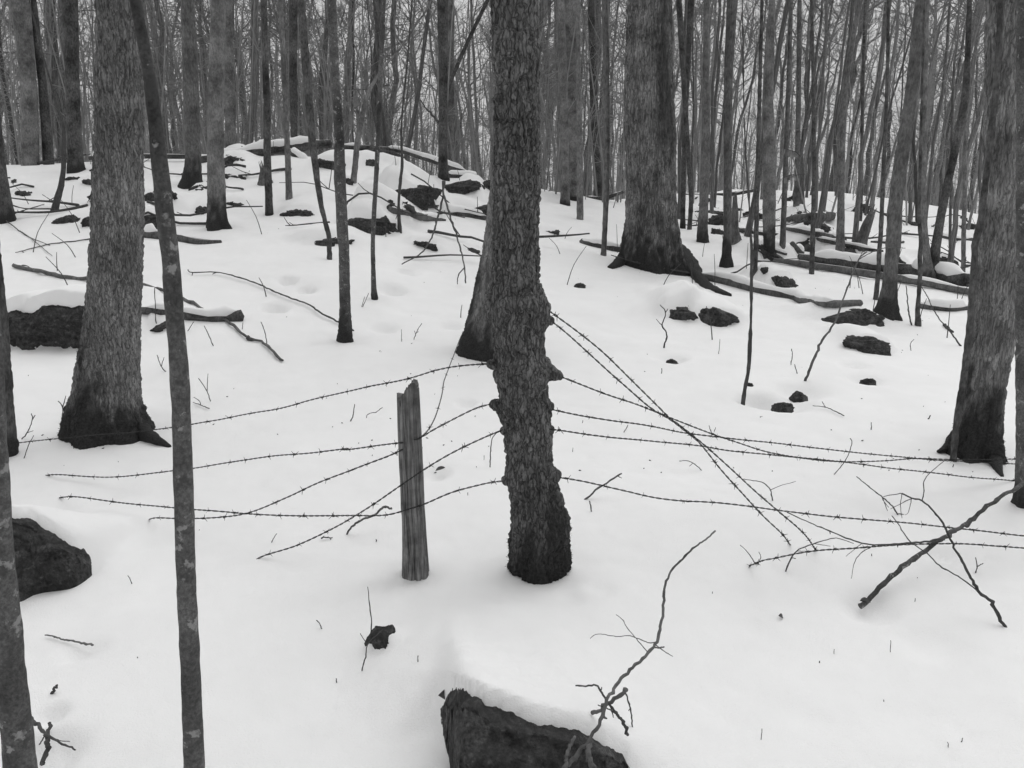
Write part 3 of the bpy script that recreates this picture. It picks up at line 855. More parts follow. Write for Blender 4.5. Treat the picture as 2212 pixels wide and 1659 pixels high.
tree('upright sapling with a dark sock at its foot, left of centre', QL(4, [(2070, 575, 92), (2072, 540, 80), (2072, 430, 66), (2064, 0, 63)]) + QL(1, [(2055, 1400, 68), (2045, 1150, 66), (2040, 1100, 72), (2035, 800, 58), (2010, 450, 52), (1990, 0, 55)]),
     bark='smooth', sides=30, ds=0.02, seed=7, moss=0.22, mossn=0.15, rough=0.002, name='sapling', flare=0.1)
tree('thin knobbly sapling rising from a small tuft of moss', QL(5, [(282, 320, 40), (275, 200, 28), (270, 0, 25)]) + QL(2, [(272, 1550, 26), (283, 1200, 28), (300, 900, 28), (320, 400, 28), (338, 0, 20)]),
     bark='smooth', sides=20, ds=0.03, seed=8, moss=0.08, rough=0.003, name='sapling')
tree('leaning thin sapling crossing the snow-padded stone', QL(1, [(1978, 1552, 32), (1975, 1420, 28), (1930, 1250, 30), (1905, 1100, 34), (1875, 850, 46), (1840, 450, 48), (1805, 0, 46)]), bark='dark', sides=20, ds=0.04, seed=9, name='sapling')
tree('smooth straight trunk with mottled bark on the left slope', QL(1, [(1616, 1288, 48), (1612, 1150, 44), (1605, 1000, 44), (1600, 600, 40), (1582, 0, 36)]), bark='dark', sides=20, ds=0.05, seed=10, moss=0.04)
tree('slender grey trunk rising just right of the mottled one', QL(1, [(1735, 1193, 42), (1730, 1050, 36), (1725, 900, 34), (1702, 400, 30), (1682, 0, 28)]), bark='far', sides=16, ds=0.06, seed=11)
tree('pale trunk with a flared black foot on the left slope', QL(1, [(1318, 1385, 150), (1305, 1340, 125), (1300, 1280, 114), (1300, 1200, 110), (1293, 900, 96), (1298, 500, 94), (1310, 0, 84)]), bark='pale', base=Q(1, 1310, 1370), sides=48, ds=0.03, seed=12, moss=0.34, mossn=0.15, flare=0.45, lobes=4)
tree('grey trunk with a wide black root flare near the ridge', QL(1, [(1148, 1122, 160), (1150, 1085, 125), (1155, 1040, 105), (1160, 950, 92), (1150, 600, 92), (1125, 0, 76)]), bark='far', sides=40, ds=0.03, seed=13, moss=0.38, mossn=0.15, flare=0.4, lobes=4)
tree('dark broad trunk on the crest at far left', QL(1, [(456, 1032, 118), (452, 980, 105), (450, 900, 98), (435, 500, 92), (420, 0, 104)]), bark='dark', slim=0.85, sides=32, ds=0.05, seed=14, moss=0.15, flare=0.2)
tree('light grey trunk with dark scabs at far left', QL(1, [(180, 990, 118), (182, 800, 105), (178, 600, 102), (150, 300, 110), (120, 0, 130)]), bark='pale', slim=0.85, sides=32, ds=0.05, seed=15)
tree('dark trunk at the far left edge with a splayed foot', [(6, 480, 52), (2, 440, 44), (-6, 380, 38), (-16, 280, 34), (-26, 150, 32)], bark='dark', sides=28, ds=0.04, seed=16, moss=0.15, flare=0.2)
tree('small bent sapling growing over the flat-faced stone', QL(1, [(325, 1266, 44), (345, 1190, 40), (368, 1110, 34), (382, 1020, 28), (384, 850, 22), (380, 740, 18), (345, 650, 13), (300, 480, 10), (250, 300, 8)]), bark='twig', sides=12, ds=0.05, seed=17, name='sapling', height=5)
tree('dark trunk leaning out behind the light scabby trunk', QL(1, [(292, 985, 62), (280, 800, 58), (255, 500, 48), (198, 0, 38)]), bark='dark', sides=16, ds=0.08, seed=18)
tree('pale straight trunk behind the ridge log', QL(1, [(1385, 900, 66), (1382, 700, 62), (1375, 400, 56), (1362, 0, 50)]), bark='pale', Y=18.5, sides=16, ds=0.1, seed=19)
tree('dark upright trunk behind the middle of the ridge log', QL(1, [(1768, 905, 44), (1765, 800, 42), (1758, 400, 46), (1762, 0, 54)]), bark='dark', Y=18, sides=16, ds=0.1, seed=20)
tree('pale dead leaning sapling at the ridge', QL(2, [(154, 1088, 38), (165, 1000, 36), (178, 850, 34), (220, 640, 30), (252, 530, 26), (330, 410, 20), (430, 300, 14)]), bark='pale', sides=14, ds=0.06, seed=21, crown=False, name='dead_sapling', height=1)
tree('thin wavy sapling in front of the ridge rocks', QL(2, [(432, 1386, 28), (428, 1300, 18), (426, 1200, 16), (436, 1080, 20), (448, 1000, 18), (445, 900, 15), (440, 780, 12), (455, 600, 12), (480, 350, 11)]), bark='twig', sides=10, ds=0.05, seed=22, name='sapling', height=5)
tree('dark trunk at the ridge end with branches drooping from its foot', QL(2, [(697, 1080, 74), (693, 1000, 58), (692, 900, 54), (694, 500, 52), (690, 0, 68)]), bark='dark', sides=24, ds=0.06, seed=23, moss=0.1)
tree('smooth pale trunk just right of the dark ridge trunk', QL(2, [(740, 1012, 40), (738, 800, 38), (738, 500, 42), (733, 0, 44)]), bark='pale', Y=19.5, sides=16, ds=0.1, seed=24)
tree('leaning dark trunk slanting towards the barbed trunk', QL(2, [(700, 600, 22), (757, 440, 25), (850, 230, 26), (960, 0, 26)]), bark='dark', Y=19.3, sides=10, ds=0.1, seed=25, name='leaning_tree')
huge, huge_foot, *_x = tree('huge ridged trunk with spreading roots right of centre', E([(588, 1328, 1494), (570, 1330, 1486), (545, 1335, 1480), (520, 1338, 1478), (470, 1345, 1469), (400, 1346, 1466), (290, 1344, 1466), (180, 1342, 1462), (0, 1350, 1454)]),
     bark='ridge', slim=0.87, base=(1410, 584), sides=200, ds=0.02, plates=(0.035, 0.20, 0.020), moss=0.42, mossdir=0.0, flare=0.16, lobes=5, seed=26, mossn=0.7, wet=(-0.85, 0.62, 0.75), seam=(-1.40, 0.16, 0.14))
def root_part(parent, foot, pts, seed, bark):
    W = []
    for x, y, w in pts:
        h = hit(x, y); r = w / 2 * scale_at(h); W.append(np.r_[h + np.array([0, 0.02, r * 0.15]), r])
    P, L = resample(np.array(W), 40)
    th = np.arange(18) * 2 * math.pi / 18
    R = P[:, 3:4] * (1 + 0.22 * fbm(np.cos(th)[None] * 2, np.sin(th)[None] * 2, np.linspace(0, L, 40)[:, None] * 9, 3, seed))
    v, q, t = tube(P[:, :3] - foot, R, 18)
    me = mesh_from('root', v, q, t); attr(me, 'moss', np.full(len(v), 1.0))
    obj('root', me, M[bark], parent)
root_part(huge, huge_foot, [(1465, 548, 40), (1488, 572, 36), (1506, 600, 28), (1530, 622, 22), (1555, 634, 16), (1580, 640, 9)], 4, 'ridge')
root_part(huge, huge_foot, [(1350, 560, 30), (1335, 572, 22), (1318, 580, 12)], 5, 'ridge')
tree('left one of three close trunks left of the huge trunk', QL(2, [(1425, 1228, 62), (1424, 1150, 54), (1418, 600, 46), (1397, 0, 46)]), bark='pale', sides=20, ds=0.06, seed=27, moss=0.08)
tree('middle one of three close trunks, wide and pale', QL(2, [(1482, 1205, 90), (1478, 1100, 82), (1466, 600, 88), (1462, 0, 86)]), bark='pale', base=Q(2, 1480, 1200), sides=24, ds=0.06, seed=28, moss=0.1)
tree('right one of three close trunks, slim and smooth', QL(2, [(1515, 1316, 42), (1514, 1100, 38), (1512, 800, 35), (1506, 500, 30), (1502, 0, 24)]), bark='far', sides=18, ds=0.06, seed=29, name='sapling')
tree('thin sapling just left of the huge ridged trunk', QL(2, [(1655, 1528, 34), (1662, 1400, 30), (1672, 1150, 34), (1676, 900, 32), (1670, 300, 38), (1662, 0, 36)]), bark='far', sides=18, ds=0.05, seed=30, name='sapling')
tree('dark straight trunk behind the three close trunks', QL(2, [(1625, 1170, 52), (1610, 900, 50), (1598, 600, 48), (1580, 0, 42)]), bark='dark', Y=21, sides=14, ds=0.1, seed=31)
tree('knobbly trunk with a black foot right of the huge trunk', QL(3, [(284, 1452, 70), (282, 1390, 60), (290, 1250, 54), (298, 1000, 54), (305, 700, 50), (302, 300, 34), (308, 0, 36)]), bark='far', sides=20, ds=0.05, seed=32, moss=0.35, mossn=0.15, flare=0.2)
tree('tall trunk with a black root foot above the long fallen trunk', QL(3, [(428, 1602, 84), (428, 1540, 56), (432, 1400, 46), (434, 1200, 48), (436, 600, 50), (442, 350, 56), (462, 0, 64)]), bark='far', sides=24, ds=0.05, seed=33, moss=0.42, mossn=0.15, flare=0.2)
tree('double-width trunk with a black sock near the small rounded rock', QL(3, [(684, 1535, 60), (684, 1450, 66), (682, 1300, 78), (686, 900, 72), (674, 600, 64), (702, 0, 36)]), bark='pale', sides=24, ds=0.05, seed=34, moss=0.38, mossn=0.1)
tree('dark thin stem between the black-footed trunks', QL(3, [(598, 1642, 28), (604, 1450, 30), (612, 1100, 28), (622, 700, 24), (640, 0, 20)]), bark='dark', sides=14, ds=0.05, seed=35, name='sapling')
tree('thin sapling standing alone low on the right snow slope', QL(6, [(528, 915, 26), (545, 820, 24), (562, 730, 24), (575, 400, 20), (578, 0, 17)]) + QL(3, [(572, 1400, 16), (562, 1200, 14), (540, 900, 11), (530, 600, 9)]), bark='twig', sides=12, ds=0.04, seed=36, name='sapling', height=6)
tree('slim pale stem behind the black-socked trunk', QL(3, [(763, 1482, 36), (772, 1250, 32), (785, 900, 30), (800, 500, 28), (815, 0, 24)]), bark='far', sides=14, ds=0.07, seed=37, name='sapling')
tree('thin straight stem in front of the snow-topped fallen trunk', QL(3, [(938, 1642, 32), (945, 1400, 28), (953, 1000, 24), (947, 450, 22), (936, 0, 18)]), bark='dark', sides=14, ds=0.06, seed=38, name='sapling')
tree('grey trunk left of the broken leaning snag', QL(3, [(1108, 1535, 60), (1110, 1450, 50), (1114, 1200, 40), (1118, 900, 38), (1140, 500, 36), (1195, 180, 30), (1230, 0, 28)]), bark='far', sides=20, ds=0.06, seed=39)
tree('curving leaning tree above the slanting slab rock', QL(6, [(1385, 435, 145), (1388, 395, 122), (1394, 340, 100), (1405, 250, 85), (1415, 100, 74)]) + QL(3, [(1425, 1500, 84), (1438, 1250, 84), (1470, 1000, 80), (1520, 700, 78), (1552, 450, 76), (1575, 200, 70), (1592, 0, 60)]),
     bark='far', base=Q(6, 1385, 425), sides=40, ds=0.03, seed=40, moss=0.28, mossn=0.2, flare=0.3, lobes=4)
tree('thin stem hugging the left of the curving leaning tree', QL(6, [(1322, 322, 32), (1335, 200, 26), (1345, 0, 26)]) + QL(3, [(1350, 1450, 26), (1362, 1200, 24), (1376, 900, 22), (1390, 500, 20), (1400, 0, 18)]), bark='dark', sides=14, ds=0.05, seed=41, name='sapling')
tree('upright tree by the snowy fallen trunks, close beside the leaning one', QL(6, [(1640, 222, 95), (1636, 150, 70)]) + QL(3, [(1632, 1560, 46), (1612, 1400, 46), (1604, 1250, 42), (1608, 900, 36), (1620, 400, 30), (1630, 0, 26)]), bark='far', sides=24, ds=0.05, seed=42, moss=0.2)
tree('dark tree leaning right from the snowy fallen trunks', QL(3, [(1668, 1640, 60), (1680, 1500, 56), (1712, 1300, 48), (1765, 1050, 44), (1820, 800, 46), (1858, 600, 44), (1872, 400, 34), (1885, 0, 26)]), bark='dark', base=Q(6, 1650, 218), sides=20, ds=0.05, seed=43, name='leaning_tree')
tree('wavy thin stem standing below the snowy trunks at right', QL(6, [(1578, 478, 38), (1572, 400, 26), (1580, 300, 24), (1590, 150, 26), (1598, 0, 26)]) + QL(3, [(1585, 1500, 24), (1580, 1300, 22), (1590, 1000, 18), (1600, 500, 14)]), bark='dark', sides=14, ds=0.05, seed=44, name='sapling')
tree('crooked climbing stem against the left of the right thick trunk', QL(6, [(1786, 1300, 38), (1792, 1230, 38), (1805, 1080, 38), (1822, 980, 38), (1850, 800, 38), (1872, 600, 36), (1890, 450, 36), (1900, 250, 36), (1912, 0, 36)]) + QL(3, [(1918, 1550, 40), (1950, 1350, 40), (1975, 1150, 36), (1998, 950, 34), (2020, 750, 38), (2042, 550, 38), (2060, 300, 36), (2070, 0, 34)]),
     bark='dark', base=Q(6, 1786, 1275), sides=28, ds=0.02, seed=45, name='vine_stem', cat='vine', rough=0.003)
rt, rtf, vv, ml, *_x = tree('thick grey trunk with a mossy foot near the right edge', E([(1005, 2052, 2168), (980, 2050, 2162), (950, 2062, 2160), (920, 2072, 2160), (870, 2086, 2166), (800, 2096, 2176), (740, 2102, 2188), (650, 2108, 2196), (560, 2114, 2198), (400, 2124, 2200), (200, 2130, 2202), (0, 2130, 2206)]),
     bark='ridge_fine', slim=0.93, base=(2112, 992), sides=140, ds=0.010, plates=(0.028, 0.12, 0.008), moss=0.30, mossdir=0.3, flare=0.3, lobes=5, seed=46, mossn=0.5)
fuzz(rt, vv, ml, 2000, 0.009, 46)
root_part(rt, rtf, [(2142, 965, 34), (2152, 995, 26), (2161, 1016, 15), (2170, 1032, 6)], 6, 'ridge_fine')
root_part(rt, rtf, [(2080, 950, 50), (2062, 965, 34), (2045, 974, 18), (2030, 978, 7)], 7, 'ridge_fine')
root_part(lt, ltf, [(292, 925, 44), (318, 946, 34), (340, 958, 22), (364, 968, 8)], 8, 'plate_big')
root_part(lt, ltf, [(185, 900, 44), (162, 910, 30), (145, 916, 16), (130, 919, 6)], 10, 'plate_big')
tree('half-seen smooth trunk cut by the right edge', [(2226, 1096, 62), (2224, 1060, 50), (2222, 900, 48), (2222, 700, 50), (2222, 400, 46), (2220, 0, 40)], bark='smooth', sides=36, ds=0.02, seed=47, moss=0.15, flare=0.15)
tree('slim far trunk on the right crest left of the beech leaves', QL(3, [(845, 1240, 38), (850, 1100, 34), (858, 700, 30), (865, 0, 26)]), bark='far', sides=12, ds=0.1, seed=48)
tree('slim trunk on the crest left of the knobbly trunk', QL(3, [(205, 1375, 28), (215, 1200, 26), (190, 800, 28), (160, 300, 36), (140, 0, 34)]), bark='dark', sides=12, ds=0.1, seed=49, name='sapling')
tree('dark-footed stem touching the right side of the huge trunk', QL(3, [(165, 1368, 36), (165, 1300, 30), (170, 1000, 28), (185, 600, 30), (215, 0, 40)]), bark='dark', sides=14, ds=0.07, seed=50, name='sapling', moss=0.12)
tree('thin stem at the back right before the crest', QL(3, [(1230, 1325, 24), (1235, 1150, 22), (1240, 800, 20), (1250, 300, 18)]), bark='dark', sides=10, ds=0.1, seed=51, name='sapling')
tree('thin grey stem near the right thick trunk, left of two', QL(3, [(1770, 1655, 16), (1768, 1400, 16), (1772, 1200, 15), (1780, 700, 14)]), bark='far', sides=10, ds=0.08, seed=52, name='sapling', height=8)
tree('thin grey stem near the right thick trunk, right of two', QL(3, [(1848, 1630, 26), (1850, 1400, 26), (1855, 1200, 24), (1862, 700, 20)]), bark='far', sides=10, ds=0.08, seed=53, name='sapling', height=8)

# ------------------------------------------------------------------ the wood behind: single trees, then the mass
TRUNKS = []
for i in range(6):
    rng = np.random.default_rng(900 + i)
    n, sd = 13, 9
    z = np.linspace(0, 1, n)
    wob = np.cumsum(rng.normal(0, 0.6, (n, 2)), 0); wob -= wob[0]; wob[0] = 0
    r = (1 - 0.34 * z) * (1 + 0.35 * np.exp(-z * 18))
    th = np.arange(sd) * 2 * math.pi / sd
    v = np.stack([wob[:, 0:1] + r[:, None] * np.cos(th), wob[:, 1:2] + r[:, None] * np.sin(th), np.repeat(z[:, None], sd, 1)], -1).reshape(-1, 3)
    me = mesh_from('trunk', v, grid_quads(n, sd, True))
    TRUNKS.append((me, wob[-1]))
TRUNK_MESH = {}
for i, (me, w) in enumerate(TRUNKS):
    for b in ('far', 'dark', 'pale'):
        m2 = me.copy(); m2.materials.append(M[b + '_p']); TRUNK_MESH[(i, b)] = m2

rng = np.random.default_rng(77)
def wood_tree(x, y, r, h, label, group, lean=(0, 0)):
    z = float(land(x, y, False)) - 0.15
    root = empty('bare_tree', (x, y, z))
    root.rotation_euler = (lean[0], lean[1], 0)
    i = int(rng.integers(0, 6))
    b = rng.choice(['far', 'far', 'dark', 'pale'])
    t = obj('trunk', TRUNK_MESH[(i, b)], None, root)
    t.scale = (r, r, h)
    c = obj('crown', CROWNS[int(rng.integers(0, 5)) if x < 0.12 * y else int(rng.integers(3, 7))], None, root, (TRUNKS[i][1][0] * r, TRUNKS[i][1][1] * r, h * 0.995))
    s = float(np.clip(r * 0.66 / 0.08, 0.35, 1.5))
    c.scale = (s, s, s); c.rotation_euler = (0, 0, rng.uniform(0, 6.28))
    tone = {'far': 'grey', 'dark': 'dark', 'pale': 'pale'}[str(b)]
    size = 'slim ' if r < 0.065 else ('thick ' if r > 0.115 else '')
    tag(root, size + tone + ' ' + label + ' ' + where(x, y, z + 2.5), 'tree', group)

ZONES = (
    # count, a0, a1, y0, y1, label, group
    (92, -0.68, -0.06, 19.0, 46.0, 'tree behind left ridge', 'trees behind the left ridge'),
    (52, -0.06, 0.20, 22.0, 50.0, 'tree in far wood', 'trees behind the middle gap'),
    (64, 0.20, 0.68, 31.0, 58.0, 'tree beyond right crest', 'trees beyond the right crest'),
    (42, 0.16, 0.66, 15.0, 29.0, 'stem on right slope', 'slender trees on the right slope'),
)
placed = []
for cnt, a0, a1, y0, y1, lab, grp in ZONES:
    k = 0
    tries = 0
    while k < cnt and tries < 4000:
        tries += 1
        y = math.sqrt(rng.uniform(y0 * y0, y1 * y1)); x = rng.uniform(a0, a1) * y
        if any((x - q[0]) ** 2 + (y - q[1]) ** 2 < 0.6 for q in placed): continue
        placed.append((x, y))
        slim = lab.startswith('stem')
        r = float(rng.uniform(0.02, 0.06) if slim else np.clip(rng.lognormal(math.log(0.072), 0.5), 0.025, 0.15))
        h = float(rng.uniform(5.0, 9.0)) * (0.8 if slim else 1.0)
        wood_tree(x, y, r, h, lab, grp, (rng.normal(0, 0.05), rng.normal(0, 0.07)))
        k += 1

# the mass of far trees: nobody could count these
lowcrowns = [crown_segs(300 + i, 28, (4,), low=12) for i in range(6)]
seg_all = []
for k in range(280):
    y = rng.uniform(46, 125); x = rng.uniform(-0.85, 0.85) * y
    z = float(land(x, y, False)) - 0.2
    r = float(np.clip(rng.lognormal(math.log(0.13), 0.4), 0.06, 0.3)); h = rng.uniform(6, 13)
    p = np.array([x, y, z]); d = np.array([rng.normal(0, 0.04), rng.normal(0, 0.04), 1.0])
    pts = [p]
    for i in range(4):
        d = d + np.array([rng.normal(0, 0.03), rng.normal(0, 0.03), 0]); pts.append(pts[-1] + d * h / 4)
    for i in range(4):
        seg_all.append(np.r_[pts[i], pts[i + 1], r * (1 - 0.08 * i), r * (1 - 0.08 * (i + 1))][None])
    s = r * 0.68 / 0.08; s = min(max(s, 0.7), 1.6)
    cs = lowcrowns[k % 6].copy(); a = rng.uniform(0, 6.28); ca, sa = math.cos(a), math.sin(a)
    for o in (0, 3):
        xx, yy = cs[:, o].copy(), cs[:, o + 1].copy()
        cs[:, o], cs[:, o + 1] = (xx * ca - yy * sa) * s + pts[-1][0], (xx * sa + yy * ca) * s + pts[-1][1]
        cs[:, o + 2] = cs[:, o + 2] * s + pts[-1][2]
    cs[:, 6:] = np.maximum(cs[:, 6:] * s, 0.008)
    seg_all.append(cs)
v, q = prisms(np.vstack(seg_all))
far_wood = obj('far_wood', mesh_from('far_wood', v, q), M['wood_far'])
tag(far_wood, 'grey mass of distant bare trees filling the background', 'woodland', kind='stuff')

# thin understory stems and brush between the trunks
seg_all = []
for k in range(1800):
    y = 19 + 70 * rng.uniform() ** 1.6; a = rng.uniform(-0.72, 0.72)
    if a > 0.16 and y < 31 and rng.uniform() < 0.85: continue
    x = a * y; z = float(land(x, y, False)) - 0.1
    h = rng.uniform(3, 8); r = rng.uniform(0.010, 0.035)
    d = np.array([rng.normal(0, 0.10), rng.normal(0, 0.10), 1.0]); pts = [np.array([x, y, z])]
    for i in range(4):
        d = d + np.array([rng.normal(0, 0.07), rng.normal(0, 0.07), 0]); pts.append(pts[-1] + d * h / 4)
    ss = []
    for i in range(4):
        ss.append(np.r_[pts[i], pts[i + 1], r * (1 - 0.22 * i), r * (1 - 0.22 * (i + 1))])
    for j in range(7):
        i = int(rng.integers(0, 4)); q0 = pts[i] + (pts[i + 1] - pts[i]) * rng.uniform()
        az = rng.uniform(0, 6.28); el = rng.uniform(0.0, 0.9)
        grow(rng, q0, [math.cos(az) * math.cos(el), math.sin(az) * math.cos(el), math.sin(el)], rng.uniform(0.4, 1.6), 0.009, 0, ss, 0.2, (2,), 2)
    seg_all.append(np.array(ss))
v, q = prisms(np.vstack(seg_all))
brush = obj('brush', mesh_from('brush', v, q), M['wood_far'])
tag(brush, 'thicket of thin bare stems between the distant trunks', 'brush', kind='stuff')

# ------------------------------------------------------------------ stones
def sphere_grid(nt, nph):
    th, ph = np.meshgrid(np.linspace(0.02, math.pi - 0.02, nt), np.arange(nph) * 2 * math.pi / nph, indexing='ij')
    return np.stack([np.sin(th) * np.cos(ph), np.sin(th) * np.sin(ph), np.cos(th)], -1).reshape(-1, 3), grid_quads(nt, nph, True)

def stone_mesh(rx, ry, rz, boxy, rough, seed, nt=28, nph=44, tilt=0.0, ang=0.0, strata=0.0, fine=0.0):
    d, q = sphere_grid(nt, nph)
    rg_ = np.random.default_rng(seed)
    bx_ = np.sign(d) * np.abs(d) ** 0.5 * 0.92
    p = d * 1.12 * (1 - boxy) + bx_ * boxy
    for k_ in range(9):
        nn = rg_.normal(0, 1, 3); nn[2] *= 0.7; nn /= np.linalg.norm(nn)
        p = p - np.maximum(p @ nn - rg_.uniform(0.70, 0.92), 0)[:, None] * nn * 0.9
    sh = fbm(d[:, 0] * 1.6 + seed, d[:, 1] * 1.6, d[:, 2] * 1.6, 3, seed)
    rid = 1 - np.abs(fbm(d[:, 0] * 2.6, d[:, 1] * 2.6 + seed, d[:, 2] * 2.6, 3, seed + 5))
    p = p * (1 + rough * sh + rough * 0.7 * (rid - 0.5))[:, None]
    p = p + d * (rough * 0.35 * fbm(d[:, 0] * 7, d[:, 1] * 7, d[:, 2] * 7 + seed, 3, seed + 8))[:, None]
    if strata: p = p + np.c_[d[:, 0], d[:, 1], d[:, 2] * 0] * (strata * vnoise(d[:, 0] * 1.5, d[:, 1] * 1.5, p[:, 2] * 6 + 0.8 * d[:, 0], seed))[:, None]
    p = 2 * (p - p.min(0)) / (p.max(0) - p.min(0)) - 1
    v = p * np.array([rx, ry, rz])
    if fine: v = v + d * (fine * fbm(v[:, 0] * 45, v[:, 1] * 45, v[:, 2] * 45, 3, seed + 11))[:, None]
    ca, sa = math.cos(tilt), math.sin(tilt)
    v = np.stack([v[:, 0] * ca + v[:, 2] * sa, v[:, 1], -v[:, 0] * sa + v[:, 2] * ca], 1)
    ca, sa = math.cos(ang), math.sin(ang)
    v = np.stack([v[:, 0] * ca - v[:, 1] * sa, v[:, 0] * sa + v[:, 1] * ca, v[:, 2]], 1)
    return mesh_from('boulder', v, q)

for i, st in enumerate(STONES):
    b = st['base']
    rz = st['h'] * 0.95
    if st['rx'] < 0.01: continue
    c = np.array([b[0], b[1] + st['ry'] * 0.88, b[2] + st['h'] * 1.06 - rz * 0.97])
    if st['flat']:
        rz = max(st['h'], 0.05); c[2] = float(land(c[0], c[1], False)) - rz * 0.78
    me = stone_mesh(st['rx'] * 1.18, st['ry'], rz, st['boxy'], st['rough'], st['sd'] or 40 + i, tilt=st['tilt'], fine=0.25 * st['k'] * 6)
    o = obj(st['name'], me, M['rock'], None, c)
    tag(o, st['label'], 'rock', st['group'])

# rock faces under the snow edges
for (label, top_, foot_, snow, seed, fine) in FACES:
    nu = 190
    ext = (top_[-1] - top_[0]) * 0.10
    T_ = np.vstack([top_[0] - ext + [0, 0.02, -0.10], top_, top_[-1] + ext + [0, 0.02, -0.10]]); B_ = np.vstack([foot_[0] - ext + [0, 0.05, 0], foot_, foot_[-1] + ext + [0, 0.05, 0]])
    T_, _L = resample(T_, nu); B_, _L = resample(B_, nu)
    H_ = np.maximum((T_[:, 2] - B_[:, 2]), 0.05)[:, None]
    rows = []
    dep = max(0.10, float(H_.mean()) * 0.8)
    for v_ in np.linspace(0, 1, 8):                       # top, running back under the snow
        rows.append(T_ + np.c_[np.zeros(nu), np.full(nu, dep * (1 - v_)) - 0.012, np.full(nu, -0.012 - snow * 0.2)])
    for v_ in np.linspace(0.02, 1, 44):                   # face
        p = T_ * (1 - v_) + B_ * v_ + np.array([0, -0.012, -0.012 - 0.10 * max(v_ - 0.9, 0) * 10 * 0.5])
        bulge = 0.16 * math.sin(min(v_ * 1.2, 1) * math.pi) * H_[:, 0]
        p[:, 1] -= bulge
        rows.append(p)
    rows.append(B_ + np.array([0, dep, -0.12])); rows.append(T_ * 0.5 + B_ * 0.5 + np.array([0, dep + 0.05, -0.05]))
    V = np.array(rows)                                     # rows x nu x 3
    X_, Y_, Z_ = V[..., 0], V[..., 1], V[..., 2]
    hs = float(H_.mean())
    q_ = 1.0 / hs
    tiltz = Z_ * q_ + 0.35 * X_ * q_ * 0.5
    led = fbm(X_ * q_ * 0.7, tiltz * 3.2, seed, 3, seed + 90)
    rid = 1 - np.abs(fbm(X_ * q_ * 1.4, Y_ * q_, Z_ * q_ * 1.6, 3, seed + 91))
    d_ = hs * (0.17 * led + 0.16 * (rid - 0.6)) + 1.6 * fine * fbm(X_ * 0.32 / fine, Y_ * 0.32 / fine, Z_ * 0.32 / fine, 4, seed + 92, 0.6)
    msk = np.zeros(len(rows)); msk[6:8] = 0.35; msk[8:52] = 1.0
    V[..., 1] -= np.clip(d_, -0.03 * hs / 0.1 * 0.3, 1) * msk[:, None]
    V[..., 2] += 0.35 * d_ * msk[:, None] * (np.arange(len(rows)) < 16)[:, None] * 0.6
    V[:12, :, 2] += (1.5 * fine * fbm(X_[:12] * 0.22 / fine, Y_[:12] * 0.22 / fine, seed, 3, seed + 93, 0.65)) * np.linspace(1, 0.3, 12)[:, None]
    o0 = V[8, nu // 2].copy()
    n_r = len(rows)
    vv_ = (V.transpose(1, 0, 2) - o0).reshape(-1, 3)       # nu x rows
    q4 = grid_quads(nu, n_r, True)
    c0, c1 = vv_[:n_r].mean(0), vv_[-n_r:].mean(0)
    k_ = len(vv_); vv_ = np.vstack([vv_, c0, c1]); j_ = np.arange(n_r)
    tr_ = np.vstack([np.stack([j_, (j_ + 1) % n_r, np.full(n_r, k_)], 1), np.stack([(nu - 1) * n_r + (j_ + 1) % n_r, (nu - 1) * n_r + j_, np.full(n_r, k_ + 1)], 1)])
    o = obj('boulder', mesh_from('boulder', vv_, q4, tr_), M['rock'], None, o0)
    tag(o, label, 'rock')

